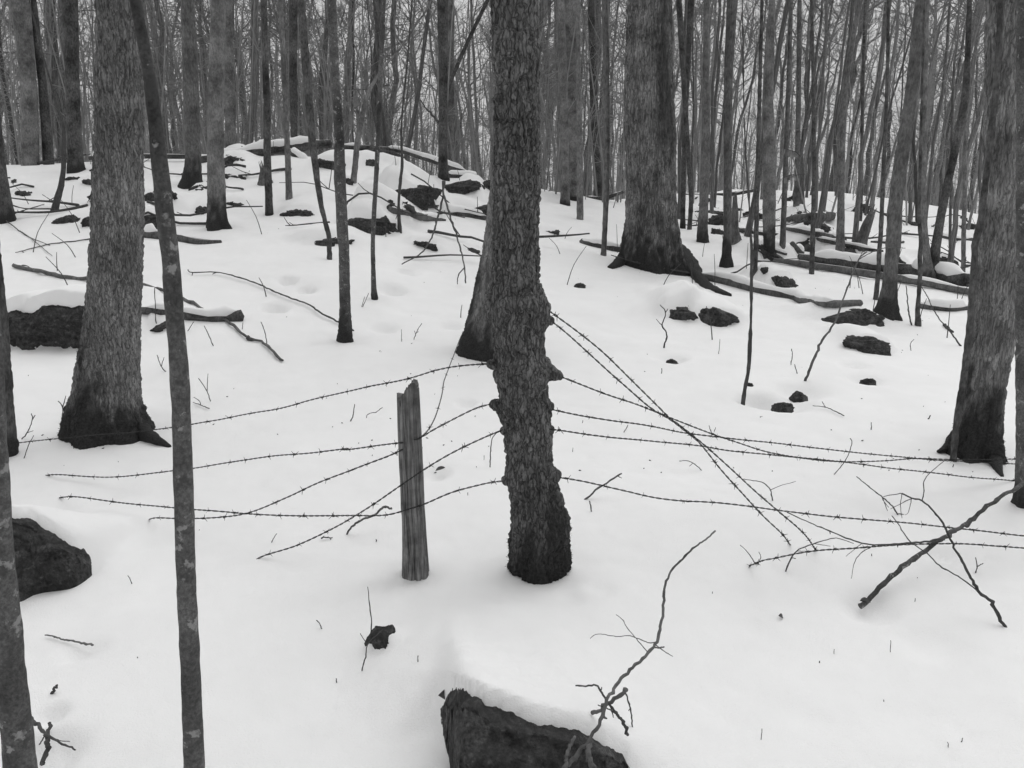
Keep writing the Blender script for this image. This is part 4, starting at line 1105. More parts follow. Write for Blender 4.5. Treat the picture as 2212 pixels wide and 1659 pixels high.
# ------------------------------------------------------------------ fallen logs
def log(label, pts, bark='dark', lift=0.5, snow=0.04, sides=24, seed=0, name='fallen_log', thr=0.5, res=None, hollow=False, Ys=None):
    W = []
    for k, (x, y, w) in enumerate(pts):
        h = hit(x, y + w * 0.45) if Ys is None else at(x, y, Ys[k])
        kx = scale_at(h); r = w / 2 * kx
        c = h + np.array([0, r * 0.9, r * lift * 2 - r * 0.4]) if Ys is None else h
        W.append(np.r_[c, r])
    W = np.array(W)
    n = max(int(np.linalg.norm(W[-1, :3] - W[0, :3]) / 0.06), 10)
    P, L = resample(W, n)
    o0 = P[0, :3].copy(); P[:, :3] -= o0
    th = np.arange(sides) * 2 * math.pi / sides
    R = P[:, 3:4] * (1 + 0.12 * fbm(np.cos(th)[None] * 1.2, np.sin(th)[None] * 1.2, np.linspace(0, L, n)[:, None] * 1.5, 3, seed) + 0.08 * fbm(np.cos(th)[None] * 3, np.sin(th)[None] * 3, np.linspace(0, L, n)[:, None] * 9, 2, seed + 3))
    v, q, t = tube(P[:, :3], R, sides)
    me = mesh_from(name, v, q, t)
    o = obj(name, me, M[bark], None, o0)
    tag(o, label, 'log')
    if snow > 0:
        m_ = 13; u_ = np.linspace(-1, 1, m_)[None]
        ss_ = np.linspace(0, L, n)[:, None]
        al = rad(62 - 40 * (thr - 0.3)) * (1 + 0.28 * fbm(ss_ * 3.2, seed, 0, 3, seed + 40)) * sstep(-0.35, 0.05, fbm(ss_ * 1.7, seed * 3, 1, 3, seed + 44) + 0.9 * (0.75 - thr))
        tt_ = np.linspace(0, 1, n)[:, None]; en_ = sstep(0.0, 0.16, tt_ + 0.05 * vnoise(tt_ * 9, seed, 0, 3)) * sstep(0.0, 0.16, 1 - tt_ + 0.05 * vnoise(tt_ * 9, seed, 4, 3))
        al = np.clip(al * (0.25 + 0.75 * en_), 0.05, 1.45)
        tan_ = np.gradient(P[:, :3], axis=0); tan_ /= np.linalg.norm(tan_, axis=1, keepdims=True)
        sd_ = np.cross(tan_, [0, 0, 1.0]); sd_ /= np.linalg.norm(sd_, axis=1, keepdims=True); up_ = np.cross(sd_, tan_)
        ph = al * u_ * (1 + 0.12 * vnoise(ss_ * 14, np.sign(u_), 0, seed + 46))
        rr_ = P[:, 3:4] * 0.97 + (snow * (1 + 0.3 * vnoise(ss_ * 4, u_, 0, seed + 47)) * np.clip(al / 0.8, 0.1, 1.2) * (0.15 + 0.85 * en_) * (1 + 0.35 * fbm(ss_ * 1.6, seed, 2, 3, seed + 48))) * np.clip(1 - u_ ** 2, 0, 1) ** 0.6
        vv_ = P[:, None, :3] + rr_[..., None] * (np.sin(ph)[..., None] * sd_[:, None] + np.cos(ph)[..., None] * up_[:, None])
        obj('snow_cap', mesh_from('snow_cap', vv_.reshape(-1, 3), grid_quads(n, m_, False)), M['snow'], o)
    return o

log('big snow-topped log along the left ridge crest', QL(1, [(1190, 960, 46), (1340, 945, 52), (1600, 905, 56), (1800, 880, 56), (1985, 862, 50)]), 'dark', 0.9, 0.09, seed=1, thr=0.42, Ys=[15.6, 15.8, 16.2, 16.4, 16.6])
log('thin log on the crest left of the big ridge log', QL(1, [(535, 948, 22), (700, 940, 26), (905, 938, 26), (1110, 940, 26), (1190, 935, 24)]), 'dark', 0.8, 0.09, seed=2, thr=0.35, Ys=[15.8, 15.8, 15.8, 15.8, 15.8])
log('long thin log sloping down the right end of the ridge', QL(2, [(60, 880, 26), (230, 888, 32), (430, 905, 28), (560, 945, 26), (700, 990, 24), (800, 1022, 20), (905, 1058, 14)]), 'dark', 1.2, 0.05, seed=3, thr=0.55, Ys=[16.4, 16.4, 16.4, 16.4, 16.5, 16.6, 16.8])
log('short log below the ridge log end near the dark trunk', QL(2, [(700, 1052, 26), (800, 1055, 26), (895, 1068, 20)]), 'dark', 0.6, 0.05, seed=4, Ys=[15.5, 15.6, 15.8])
log('split branch log propped on the ridge rocks', QL(1, [(1740, 905, 30), (1790, 945, 34), (1850, 985, 26)]), 'dark', 0.8, 0.05, seed=5, Ys=[15.9, 15.7, 15.4])
log('pale split log with a broken end on the left slope', QL(2, [(362, 1245, 34), (420, 1262, 46), (520, 1290, 46), (620, 1308, 34), (705, 1320, 14)]), 'dead', 0.5, 0.035, seed=6, thr=0.6)
log('dark log just left of the barbed trunk', QL(2, [(655, 1268, 22), (760, 1276, 28), (860, 1290, 36), (950, 1308, 34)]), 'dark', 0.5, 0.07, seed=7)
log('low snow-laden log behind the lichen-spotted sapling', QL(1, [(830, 1400, 50), (960, 1410, 56), (1100, 1435, 46), (1220, 1450, 34), (1325, 1448, 22)]), 'dark', 0.45, 0.10, seed=8)
log('dark mossy log behind the forked branch at left', QL(4, [(830, 385, 40), (940, 392, 46), (1120, 420, 60), (1280, 432, 56), (1440, 418, 84)]), 'dark', 0.5, 0.07, seed=9)
log('dark log running into the left roots of the huge trunk', QL(2, [(1525, 1445, 30), (1620, 1468, 40), (1740, 1492, 44), (1790, 1500, 40)]), 'dark', 0.5, 0.04, seed=10)
log('bark-shedding fallen trunk running from the huge trunk rightward', QL(6, [(225, 175, 28), (330, 190, 44), (460, 220, 50), (580, 252, 50), (720, 285, 46), (860, 318, 44), (1000, 345, 42), (1130, 350, 44), (1235, 345, 40)]), 'dead', 0.6, 0.05, seed=11, thr=0.62)
log('long smooth fallen trunk crossing the right slope', QL(6, [(715, 92, 24), (860, 112, 36), (1000, 135, 40), (1180, 160, 42), (1330, 185, 46), (1500, 210, 46), (1700, 245, 42), (1920, 292, 36)]), 'dead', 0.8, 0.03, seed=12, thr=0.75)
log('thick fallen trunk under deep snow behind the smooth one', QL(6, [(860, 70, 34), (1050, 92, 52), (1200, 112, 60), (1330, 128, 62), (1500, 152, 70), (1700, 185, 74), (1900, 215, 74)]), 'dark', 0.7, 0.11, seed=13, thr=0.30)
log('short snow-covered log below the upright right tree', QL(6, [(1585, 358, 34), (1680, 368, 40), (1780, 378, 38), (1880, 372, 32)]), 'dark', 0.5, 0.06, seed=14)
log('dark mossy log far up the right slope', QL(3, [(790, 1318, 30), (850, 1310, 50), (960, 1308, 56), (1065, 1295, 50)]), 'dark', 0.6, 0.02, seed=15, thr=0.9)
log('thin straight log across the far right slope', QL(3, [(505, 1378, 26), (700, 1408, 24), (970, 1445, 26), (1150, 1478, 26), (1365, 1515, 20)]), 'dark', 0.6, 0.03, seed=16, thr=0.6)
log('snowy log above the thin straight one on the right', QL(3, [(780, 1395, 22), (880, 1405, 30), (1000, 1412, 34), (1140, 1432, 26)]), 'dark', 0.5, 0.07, seed=17)
log('broken dark log end by the black-socked trunk', QL(3, [(820, 1470, 30), (850, 1505, 44), (880, 1525, 36)]), 'dark', 0.7, 0.04, seed=18)
log('dark log beside the black-socked trunk', QL(3, [(620, 1478, 18), (700, 1492, 22), (790, 1515, 20)]), 'dark', 0.6, 0.04, seed=19)
log('low log at the right behind the crooked stem', QL(3, [(1690, 1408, 20), (1800, 1432, 28), (1910, 1436, 26)]), 'dark', 0.5, 0.05, seed=20)
log('thin log on the far right slope near the leaning tree', QL(3, [(1295, 1450, 12), (1400, 1455, 18), (1490, 1452, 16)]), 'dark', 0.6, 0.04, seed=21)
log('slanting log on the crest by the three close trunks', QL(2, [(1555, 1188, 22), (1640, 1192, 26), (1720, 1170, 22), (1775, 1152, 18)]), 'dark', 0.8, 0.02, seed=22, thr=0.7, Ys=[20, 20, 20, 20])
log('log on the far right crest left of the black-footed trunk', QL(3, [(170, 1168, 14), (300, 1172, 20), (450, 1165, 22), (600, 1142, 18)]), 'dark', 0.7, 0.03, seed=23, Ys=[27, 27, 27, 27])

# broken leaning snag on the right slope
def snag(label, rows, base, seed):
    f = hit(*base); P = []
    for x, y, w in rows:
        c = at(x, y, f[1]); P.append(np.r_[c - f, w / 2 * scale_at(c)])
    P = np.array(P); P = np.vstack([P[0] + np.array([0, 0, -0.3, 0]), P])
    n, sd = 36, 30
    R4, L = resample(P, n)
    th = np.arange(sd) * 2 * math.pi / sd
    R = R4[:, 3:4] * (1 + 0.18 * fbm(np.cos(th)[None] * 2.2, np.sin(th)[None] * 2.2, np.linspace(0, L, n)[:, None] * 1.2, 3, seed))
    v, q, t = tube(R4[:, :3], R, sd, cap=False)
    jag = 0.22 * (_hash(np.arange(sd), np.arange(sd) * 0, np.arange(sd) * 0, seed) - 0.4)
    d = R4[-1, :3] - R4[-3, :3]; d /= np.linalg.norm(d)
    v[-sd:] += jag[:, None] * d
    v[-2 * sd:-sd] += 0.5 * jag[:, None] * d
    k = len(v); v = np.vstack([v, R4[-6, :3]])
    j = np.arange(sd); t = np.stack([(n - 1) * sd + j, (n - 1) * sd + (j + 1) % sd, np.full(sd, k)], 1)
    o = obj('snag', mesh_from('snag', v, q, t), M['dead'], None, f)
    tag(o, label, 'stump')
snag('broken leaning snag with a splintered top on the right slope', QL(3, [(1228, 1482, 84), (1245, 1420, 66), (1265, 1360, 60), (1290, 1300, 46), (1303, 1270, 36)]), Q(3, 1228, 1478), 5)
snag('small rotten stump beside the mottled trunk on the left slope', QL(1, [(1592, 1108, 90), (1585, 1070, 64), (1578, 1030, 36), (1572, 1008, 22)]), Q(1, 1592, 1104), 8)
snag('rotten stump by the black-footed trunk on the right slope', QL(3, [(485, 1462, 62), (478, 1380, 46), (480, 1280, 40), (478, 1190, 26)]), Q(3, 485, 1458), 12)

# ------------------------------------------------------------------ sticks, twigs and fallen branches
def poly_world(pts, mode, lift=0.012, Ys=None):
    if mode == 'lie':
        return np.array([hit(x, y, lift) for x, y in pts])
    if mode == 'stand':
        b = hit(*pts[0]); out = [np.r_[b[:2], b[2] - 0.03]]
        for x, y in pts[1:]:
            out.append(at(x, y, b[1]))
        return np.array(out)
    if mode == 'lean':      # Ys: (depth change over the whole length)
        b = hit(*pts[0]); n = len(pts)
        out = [np.r_[b[:2], b[2] - 0.02]]
        for k, (x, y) in enumerate(pts[1:], 1):
            out.append(at(x, y, b[1] + Ys * k / (n - 1)))
        return np.array(out)
    if mode == 'span':      # both ends in the snow
        a, b = hit(*pts[0]), hit(*pts[-1]); n = len(pts)
        out = []
        for k, (x, y) in enumerate(pts):
            p = at(x, y, a[1] + (b[1] - a[1]) * k / (n - 1))
            if p[2] < float(land(p[0], p[1], False)) + 0.02:
                p = hit(x, y, 0.0); p = at(x, y, p[1] - 0.06)
            out.append(p)
        return np.array(out)
    if mode == 'depth':
        return np.array([at(x, y, Y) for (x, y), Y in zip(pts, Ys)])

def stick_mesh(name, W, w0, w1, origin, seed, sides=7, nub=0.25):
    n = max(len(W) * 5, 10)
    P, L = resample(W, n)
    k = np.array([scale_at(p) for p in P])
    rr = np.linspace(w0, w1, n) / 2 * k
    rg = np.random.default_rng(seed)
    rr = rr * (1 + nub * np.clip(rg.normal(0, 0.5, n), -0.4, 1.2))
    P = P + rg.normal(0, 1, (n, 3)) * rr[:, None] * 0.35
    v, q, t = tube(P - origin, rr, sides)
    return mesh_from(name, v, q, t), P

def stick(label, n, pts, w0, w1, mode='stand', side=(), mat='twig', name='twig', cat='twig', group=None, seed=0, lift=0.012, Ys=None, sidename='side_twig'):
    W = poly_world([Q(n, *p) for p in pts], mode, lift, Ys)
    o0 = W[0].copy()
    me, P = stick_mesh(name, W, w0 * 0.36, w1 * 0.36, o0, seed + 7)
    o = obj(name, me, M[mat], None, o0)
    tag(o, label, cat, group)
    for j, sd in enumerate(side):
        sp, a, b = sd[:3]
        px = [Q(n, *p) for p in sp]
        # depth of the nearest point of the stem in the view
        proj = np.array([[CX + FPX * p[0] / (p[1] * CP + (CAMH - p[2]) * SP), CY - FPX * ((p[2] - CAMH) * CP + p[1] * SP) / (p[1] * CP + (CAMH - p[2]) * SP)] for p in P])
        i = int(np.argmin(((proj - np.array(px[0])) ** 2).sum(1)))
        Y0 = P[i, 1]; dy = sd[3] if len(sd) > 3 else 0.0
        W2 = np.array([at(x, y, Y0 + dy * k / max(len(px) - 1, 1)) for k, (x, y) in enumerate(px)])
        W2[0] = P[i]
        me2, _ = stick_mesh(sidename, W2, a * 0.36, b * 0.36, o0, seed + 31 + j, 6)
        obj(sidename, me2, M[mat], o)
    return o, P

stick('long forked fallen branch slanting down behind the left trunks', 4, [(80, 120), (330, 175), (520, 200), (860, 235), (980, 272), (1095, 315), (1300, 420), (1400, 480), (1500, 560), (1560, 565), (1625, 620), (1695, 690)], 26, 14, 'span', side=[([(1500, 560), (1545, 600), (1592, 636)], 26, 22), ([(95, 125), (150, 118), (185, 135)], 8, 6)], mat='dead', name='fallen_branch', cat='branch', seed=1, sidename='fork')
stick('thin curved stick leaning down to the dark-socked sapling', 4, [(1130, 160), (1155, 178), (1300, 175), (1440, 210), (1570, 255), (1700, 315), (1850, 370), (1930, 425), (2035, 474), (2120, 530)], 6, 12, 'lie', side=[([(1155, 178), (1150, 190)], 6, 4), ([(1300, 175), (1275, 170)], 7, 4)], mat='twig', name='fallen_branch', cat='branch', seed=2, lift=0.03)
stick('thin twig lying across the snow at far left', 1, [(95, 1522), (200, 1495), (300, 1470), (420, 1455), (540, 1440)], 5, 8, 'lie', side=[([(140, 1515), (165, 1535), (195, 1560)], 5, 3)], seed=3)
stick('long thin twig sloping from the far left splay-footed trunk', 1, [(40, 1330), (110, 1385), (180, 1430), (300, 1478)], 7, 4, 'lie', seed=4)
stick('lower forked twig at far left below the grey stone', 1, [(120, 1390), (180, 1430), (240, 1480), (315, 1542)], 5, 3, 'lie', seed=5)
stick('short twig slanting above the far left forked twigs', 1, [(90, 1283), (180, 1255), (265, 1230)], 7, 4, 'lie', seed=6)
stick('left of two branches drooping to the snow from the dark ridge trunk', 2, [(690, 1085), (690, 1180), (660, 1310), (620, 1430), (560, 1520), (445, 1585)], 13, 7, 'depth', Ys=[12.0, 11.8, 11.4, 10.6, 10.0, 9.6], seed=7, name='fallen_branch', cat='branch')
stick('right of two branches drooping to the snow from the dark ridge trunk', 2, [(705, 1090), (695, 1160), (730, 1280), (770, 1400), (800, 1510), (820, 1600), (828, 1700)], 13, 8, 'depth', Ys=[12.0, 11.8, 11.2, 10.5, 9.8, 9.3, 8.9], side=[([(818, 1600), (785, 1650), (778, 1705)], 8, 5)], seed=8, name='fallen_branch', cat='branch')

# foreground stem rising from the rock
stick('tall curving bare stem rising from the foreground rock', 8, [(1430, 1650), (1560, 1500), (1640, 1370), (1680, 1240), (1750, 1140), (1820, 1065), (1950, 945), (1990, 850), (2010, 720), (2020, 600), (2050, 500), (2120, 410), (2212, 325), (2270, 285), (2326, 236)], 26, 9, 'depth', Ys=[1.68, 1.72, 1.76, 1.80, 1.84, 1.87, 1.92, 1.96, 2.0, 2.04, 2.08, 2.12, 2.16, 2.20, 2.24],
      side=[([(1985, 920), (1920, 905), (1815, 865), (1740, 870), (1620, 855), (1575, 882)], 7, 4), ([(1815, 865), (1800, 820), (1770, 770), (1730, 738)], 6, 4), ([(1950, 942), (1985, 938), (2018, 932)], 12, 8), ([(1980, 925), (2030, 965), (2072, 990)], 8, 4), ([(1655, 1350), (1675, 1365)], 16, 8)],
      mat='dead', name='curved_branch', cat='branch', seed=9)
stick('broken thick stick crossing the curving foreground stem', 8, [(1590, 1332), (1690, 1265), (1795, 1186)], 24, 26, 'depth', Ys=[1.86, 1.83, 1.81], mat='dead', name='broken_stick', cat='stick', seed=10)
stick('bent twig with an elbow leaning over the foreground rock', 8, [(1800, 1462), (1780, 1395), (1740, 1340), (1685, 1270), (1640, 1200), (1612, 1162), (1550, 1168), (1487, 1162)], 20, 9, 'depth', Ys=[1.86, 1.85, 1.83, 1.82, 1.82, 1.82, 1.82, 1.82], side=[([(1740, 1335), (1690, 1308), (1620, 1280)], 10, 6), ([(1690, 1305), (1715, 1356)], 9, 5), ([(1635, 1195), (1645, 1175)], 10, 5)], seed=11)
stick('short upright twig right of the bent foreground twig', 8, [(1837, 1416), (1820, 1330), (1805, 1260), (1787, 1212)], 8, 10, 'stand', side=[([(1815, 1300), (1805, 1315)], 7, 4)], seed=12)
stick('looping root on the face of the foreground rock, left one', 8, [(1425, 1690), (1430, 1600), (1445, 1540), (1485, 1470)], 30, 18, 'depth', Ys=[1.66, 1.69, 1.71, 1.74], mat='dead', name='root', cat='root', seed=13)
stick('looping root on the face of the foreground rock, right one', 8, [(1610, 1690), (1575, 1620), (1565, 1560), (1575, 1500)], 40, 24, 'depth', Ys=[1.65, 1.67, 1.69, 1.73], mat='dead', name='root', cat='root', seed=14)
stick('tall thin twig over the small stone left of the mound', 8, [(250, 890), (262, 800), (252, 690), (240, 572)], 8, 5, 'stand', seed=15)
stick('thin bent twig below the small stone left of the mound', 8, [(188, 1082), (225, 1000), (245, 910), (330, 830)], 9, 5, 'stand', side=[([(240, 925), (195, 850)], 6, 4)], seed=16)

# leaning branches at right
stick('thick bare branch propped up towards the right edge', 9, [(1235, 662), (1360, 560), (1500, 440), (1620, 355), (1740, 270), (1830, 215), (1900, 170), (2000, 80), (2130, 0), (2260, -85)], 32, 22, 'lean', Ys=0.55, mat='smooth', name='propped_branch', cat='branch', seed=17)
stick('long crossing twig over the propped branch at right', 9, [(2112, 812), (2020, 670), (1940, 600), (1860, 450), (1770, 290), (1740, 220), (1700, 155), (1610, 60), (1540, 40), (1480, 10)], 22, 8, 'lean', Ys=0.25,
      side=[([(1940, 605), (1820, 510), (1710, 450), (1640, 380), (1530, 300), (1460, 200), (1420, 145)], 9, 5), ([(1610, 60), (1612, 0), (1620, -80), (1740, -190)], 7, 4), ([(1540, 40), (1410, 105)], 6, 3), ([(1480, 10), (1365, 35), (1400, 95)], 6, 3), ([(1475, 15), (1472, 100), (1480, 160)], 5, 3), ([(1530, 50), (1520, 120), (1500, 140)], 5, 3)], seed=18, name='fallen_branch', cat='branch')
stick('thin wiry branch trailing left from the propped branch', 9, [(1735, 285), (1600, 303), (1400, 318), (1260, 315), (1150, 280), (1030, 230), (900, 175), (790, 125)], 13, 5, 'depth', Ys=[3.0, 3.0, 3.0, 3.0, 3.02, 3.05, 3.1, 3.15], side=[([(1300, 330), (1210, 395), (1175, 522)], 6, 3), ([(1210, 393), (1142, 390)], 5, 3), ([(1040, 232), (1050, 255)], 6, 4)], seed=19)
stick('forked twig arching over the low right wire', 9, [(770, 476), (805, 420), (850, 355), (960, 310), (1080, 280), (1190, 312)], 10, 4, 'stand', side=[([(850, 357), (910, 358)], 5, 3), ([(955, 312), (1050, 328)], 5, 3), ([(825, 400), (842, 400)], 6, 4)], seed=20)
stick('straight thin twig pointing into the tangle at right', 6, [(1475, 1620), (1420, 1560), (1360, 1508), (1280, 1445), (1207, 1385)], 9, 5, 'lean', Ys=0.1, side=[([(1365, 1515), (1400, 1600), (1440, 1590)], 5, 3), ([(1465, 1600), (1540, 1620), (1632, 1650)], 6, 3)], seed=21)
stick('small forked weed at the start of the low right wire', 9, [(632, 440), (555, 365), (508, 322)], 7, 4, 'stand', side=[([(632, 440), (632, 395), (620, 362)], 6, 3)], seed=22)
stick('three-pronged twig standing in the snow right of the propped branch', 9, [(1914, 487), (1930, 452), (1920, 395)], 7, 5, 'stand', side=[([(1930, 452), (1967, 430)], 6, 5)], seed=23)
stick('slim leaning sapling stem above the flat stones', 6, [(895, 808), (950, 680), (1000, 570), (1075, 460), (1130, 310), (1190, 150), (1225, 70), (1270, 35)], 17, 7, 'stand', side=[([(1225, 72), (1330, 25), (1420, 10), (1500, 15)], 6, 3), ([(1205, 120), (1250, 20)], 5, 3)], mat='dead', seed=24, name='curved_branch', cat='branch')
stick('crooked weed stalk beside the pair of mossy rocks', 6, [(46, 612), (68, 530), (42, 480), (62, 400), (28, 355)], 11, 5, 'stand', side=[([(62, 405), (75, 378)], 6, 3), ([(45, 480), (5, 440)], 5, 3)], seed=25)
stick('wavy weed stalk left of the wavy thin stem at right', 6, [(1545, 472), (1520, 400), (1512, 320), (1505, 238)], 10, 5, 'stand', seed=26)
stick('arching twig at the left of the right thick trunk', 6, [(1850, 602), (1780, 530), (1735, 480), (1675, 395), (1630, 300), (1595, 245)], 10, 4, 'stand', seed=27)
stick('short thick broken twig near the right thick trunk', 6, [(1728, 478), (1760, 508), (1785, 522)], 14, 18, 'lie', seed=28)
stick('forked twig lying on the snow above the crossing wires', 6, [(1132, 1030), (1080, 1005), (1022, 980), (945, 970)], 7, 4, 'lie', side=[([(1022, 980), (1000, 935)], 5, 3)], seed=29)
stick('thin twig crossing the middle right wires', 6, [(1045, 1372), (1110, 1330), (1150, 1270), (1180, 1185), (1168, 1155)], 5, 5, 'stand', seed=30)
stick('arched twig between the crossing right wires', 6, [(712, 1530), (690, 1470), (640, 1420), (530, 1400)], 8, 4, 'stand', side=[([(698, 1468), (750, 1440), (842, 1415)], 5, 3)], seed=31)
stick('curved twig below the second right wire', 6, [(310, 1346), (215, 1297), (145, 1292)], 6, 4, 'stand', side=[([(222, 1300), (205, 1322)], 4, 3)], seed=32)
stick('straight stick under the lowest right wire', 5, [(1506, 1522), (1645, 1440), (1768, 1364)], 13, 10, 'stand', side=[([(1735, 1388), (1765, 1395)], 6, 3)], mat='dead', name='broken_stick', cat='stick', seed=33)
stick('short straight twig below the stick under the lowest right wire', 5, [(1590, 1592), (1570, 1530)], 8, 8, 'stand', seed=34)
stick('thick twig with a hook passing behind the post wires', 8, [(92, 260), (140, 215), (215, 165), (280, 140), (335, 95), (360, 92), (382, 110)], 12, 14, 'stand', side=[([(215, 165), (180, 180)], 8, 5)], mat='dead', name='broken_stick', cat='stick', seed=35)
stick('bent twig hanging under the wire beside the barbed trunk', 5, [(976, 1328), (978, 1230), (990, 1150), (1035, 1105)], 8, 5, 'stand', seed=36)
stick('forked weed at the left foot of the thick left trunk', 4, [(370, 1045), (375, 970), (350, 932)], 9, 5, 'stand', side=[([(375, 968), (395, 902)], 7, 4)], seed=37)
stick('tall weed above the top left wire at the edge', 4, [(100, 1158), (165, 1118), (195, 1040), (188, 1008)], 7, 5, 'stand', side=[([(195, 1040), (212, 1015)], 6, 4), ([(160, 1118), (200, 1110)], 4, 3)], seed=38)
stick('slanting twig through the top left wire at the edge', 4, [(133, 1268), (170, 1200), (203, 1138)], 6, 4, 'stand', seed=39)
stick('forked weed right of the lichen-spotted sapling', 4, [(1266, 932), (1246, 880), (1192, 795)], 7, 4, 'stand', side=[([(1248, 870), (1248, 768)], 5, 3)], seed=40)
stick('low curled twig right of the lichen-spotted sapling', 4, [(1256, 987), (1200, 965), (1160, 950)], 6, 4, 'lie', side=[([(1200, 963), (1195, 930), (1162, 908)], 5, 3, 0.02)], seed=41)
stick('branching weed left of the lichen-spotted sapling', 4, [(1010, 758), (965, 720), (943, 655)], 7, 4, 'stand', side=[([(965, 718), (985, 670)], 5, 3)], seed=42)
stick('curved weed stalk above the second left wire', 4, [(2092, 1055), (2120, 1010), (2127, 950)], 7, 5, 'stand', seed=43)
stick('wispy weed right of the curved stalk', 5, [(228, 1033), (240, 1012), (290, 998), (330, 970)], 5, 4, 'stand', seed=44)
stick('small curved twig lying in the left foreground snow', 7, [(275, 880), (320, 886), (370, 905), (450, 918), (562, 940)], 8, 13, 'lie', side=[([(318, 886), (325, 876)], 8, 5)], mat='dead', seed=45)
stick('stubby dark twig end in the left foreground snow', 7, [(295, 1215), (318, 1195), (345, 1163)], 20, 14, 'stand', seed=46)
stick('dark branch slanting down from the bent left trunk', 7, [(182, 1440), (240, 1490), (290, 1550), (390, 1612), (470, 1648)], 26, 9, 'lie', side=[([(260, 1505), (235, 1520)], 10, 6), ([(300, 1500), (360, 1495), (420, 1500)], 7, 4)], name='fallen_branch', cat='branch', seed=47, lift=0.05)
stick('short mossy stick crossing under the slanting dark branch', 7, [(255, 1650), (275, 1590), (290, 1540), (302, 1410)], 30, 18, 'lie', side=[([(285, 1480), (262, 1460)], 14, 10)], mat='dark', name='broken_stick', cat='stick', seed=48)
stick('short thin twig in the snow left of the post wires', 7, [(802, 556), (780, 525), (768, 503)], 6, 4, 'stand', seed=49)
stick('short twig left of the small stone by the mound', 7, [(1942, 828), (1920, 795), (1897, 772)], 8, 5, 'stand', seed=50)
stick('tiny forked twig under the left wire crossing', 7, [(1608, 307), (1640, 285), (1660, 253)], 7, 4, 'stand', seed=51)
stick('twig lying under the lowest left wire end', 7, [(1925, 293), (1960, 290), (1995, 292)], 9, 6, 'lie', side=[([(1930, 290), (1945, 267)], 6, 4), ([(1985, 292), (1980, 312)], 6, 4)], seed=52)
stick('dark branch snapped behind the dark ridge trunk', 2, [(668, 740), (620, 680), (590, 650), (555, 600)], 14, 6, 'depth', Ys=[12.4, 12.3, 12.2, 12.1], seed=53, name='dead_branch', cat='branch')
stick('thin forked weed in front of the left slope sapling', 5, [(510, 562), (535, 515), (565, 465)], 6, 3, 'stand', side=[([(530, 520), (545, 515)], 4, 3), ([(525, 530), (520, 510)], 4, 3)], seed=54)

tiny = [(9, [(1073, 976), (1073, 948)], 5), (9, [(1413, 961), (1413, 893)], 5), (9, [(637, 1492), (640, 1423)], 6), (9, [(1560, 662), (1560, 640)], 5), (9, [(1755, 1537), (1759, 1520), (1752, 1503)], 6), (9, [(1828, 1502), (1844, 1481)], 7), (9, [(983, 1028), (985, 1015)], 8),
        (9, [(1371, 1260), (1372, 1250)], 6), (9, [(1573, 523), (1573, 515)], 6), (9, [(342, 613), (343, 600)], 5), (9, [(1298, 390), (1298, 375)], 6), (5, [(443, 572), (443, 502)], 4), (5, [(938, 1283), (938, 1258)], 4), (5, [(1471, 1238), (1471, 1212)], 4), (5, [(1527, 1065), (1532, 1045)], 5),
        (5, [(1765, 1120), (1802, 1075)], 6), (5, [(838, 1497), (841, 1480)], 5), (5, [(2005, 765), (2005, 735)], 6), (5, [(198, 365), (222, 305)], 4), (6, [(810, 715), (822, 660), (818, 618)], 6), (6, [(858, 765), (835, 712)], 6), (6, [(1300, 1107), (1295, 1062)], 6), (6, [(1625, 1040), (1652, 1018)], 9),
        (6, [(380, 650), (388, 560)], 4), (6, [(640, 558), (635, 605), (668, 640)], 5), (6, [(1540, 630), (1530, 590), (1552, 562)], 5), (6, [(1790, 1328), (1788, 1310)], 7), (4, [(1605, 600), (1590, 520), (1565, 455)], 6), (4, [(2170, 365), (2212, 285)], 5), (4, [(1450, 500), (1458, 460)], 5),
        (4, [(1285, 603), (1255, 540), (1225, 480)], 6), (4, [(935, 470), (932, 370), (928, 250)], 6), (4, [(1110, 510), (1165, 455)], 5), (4, [(128, 612), (150, 530), (180, 408)], 8), (7, [(825, 1002), (825, 993)], 7), (7, [(2020, 1142), (2018, 1122)], 7), (7, [(1160, 232), (1198, 228)], 6), (8, [(543, 1025), (540, 985)], 7),
        (8, [(290, 300), (291, 287)], 8), (6, [(345, 1115), (362, 1090)], 5), (6, [(345, 1115), (322, 1078)], 5), (4, [(330, 1312), (388, 1318)], 6), (3, [(235, 1455), (270, 1480)], 5)]
for i, (n, p, w) in enumerate(tiny):
    stick('tiny weed stalk in the snow ' + (where(*hit(*Q(n, *p[0]))) if Q(n, *p[0])[1] < 1000 else ('right of the foreground mound' if Q(n, *p[0])[0] > 1250 else 'left of the foreground mound')), n, p, w, w * 0.7, 'stand', name='weed_stalk', cat='weed', group='tiny weed stalks in the snow', seed=200 + i)

# scatter of thin weeds and litter on the far slopes
rg = np.random.default_rng(5)
for i in range(60):
    a = rg.uniform(-0.6, 0.6); y = rg.uniform(7.5, 17); x = a * y
    z = float(land(x, y, False)); h = rg.uniform(0.12, 0.5); az = rg.uniform(0, 6.28); ln = rg.uniform(0.1, 0.8)
    P = np.array([[0, 0, -0.03], [0.35 * ln * h * math.cos(az), 0.35 * ln * h * math.sin(az), h * 0.5], [ln * h * math.cos(az), ln * h * math.sin(az), h]])
    P4, _L = resample(P, 7)
    v, q, t = tube(P4, np.linspace(0.006, 0.003, 7), 5)
    o = obj('weed_stalk', mesh_from('weed_stalk', v, q, t), M['twig'], None, (x, y, z))
    tag(o, ('tall' if h > 0.32 else 'short') + ' bare weed stalk on the slope ' + where(x, y, z), 'weed', 'bare weed stalks on the slope')

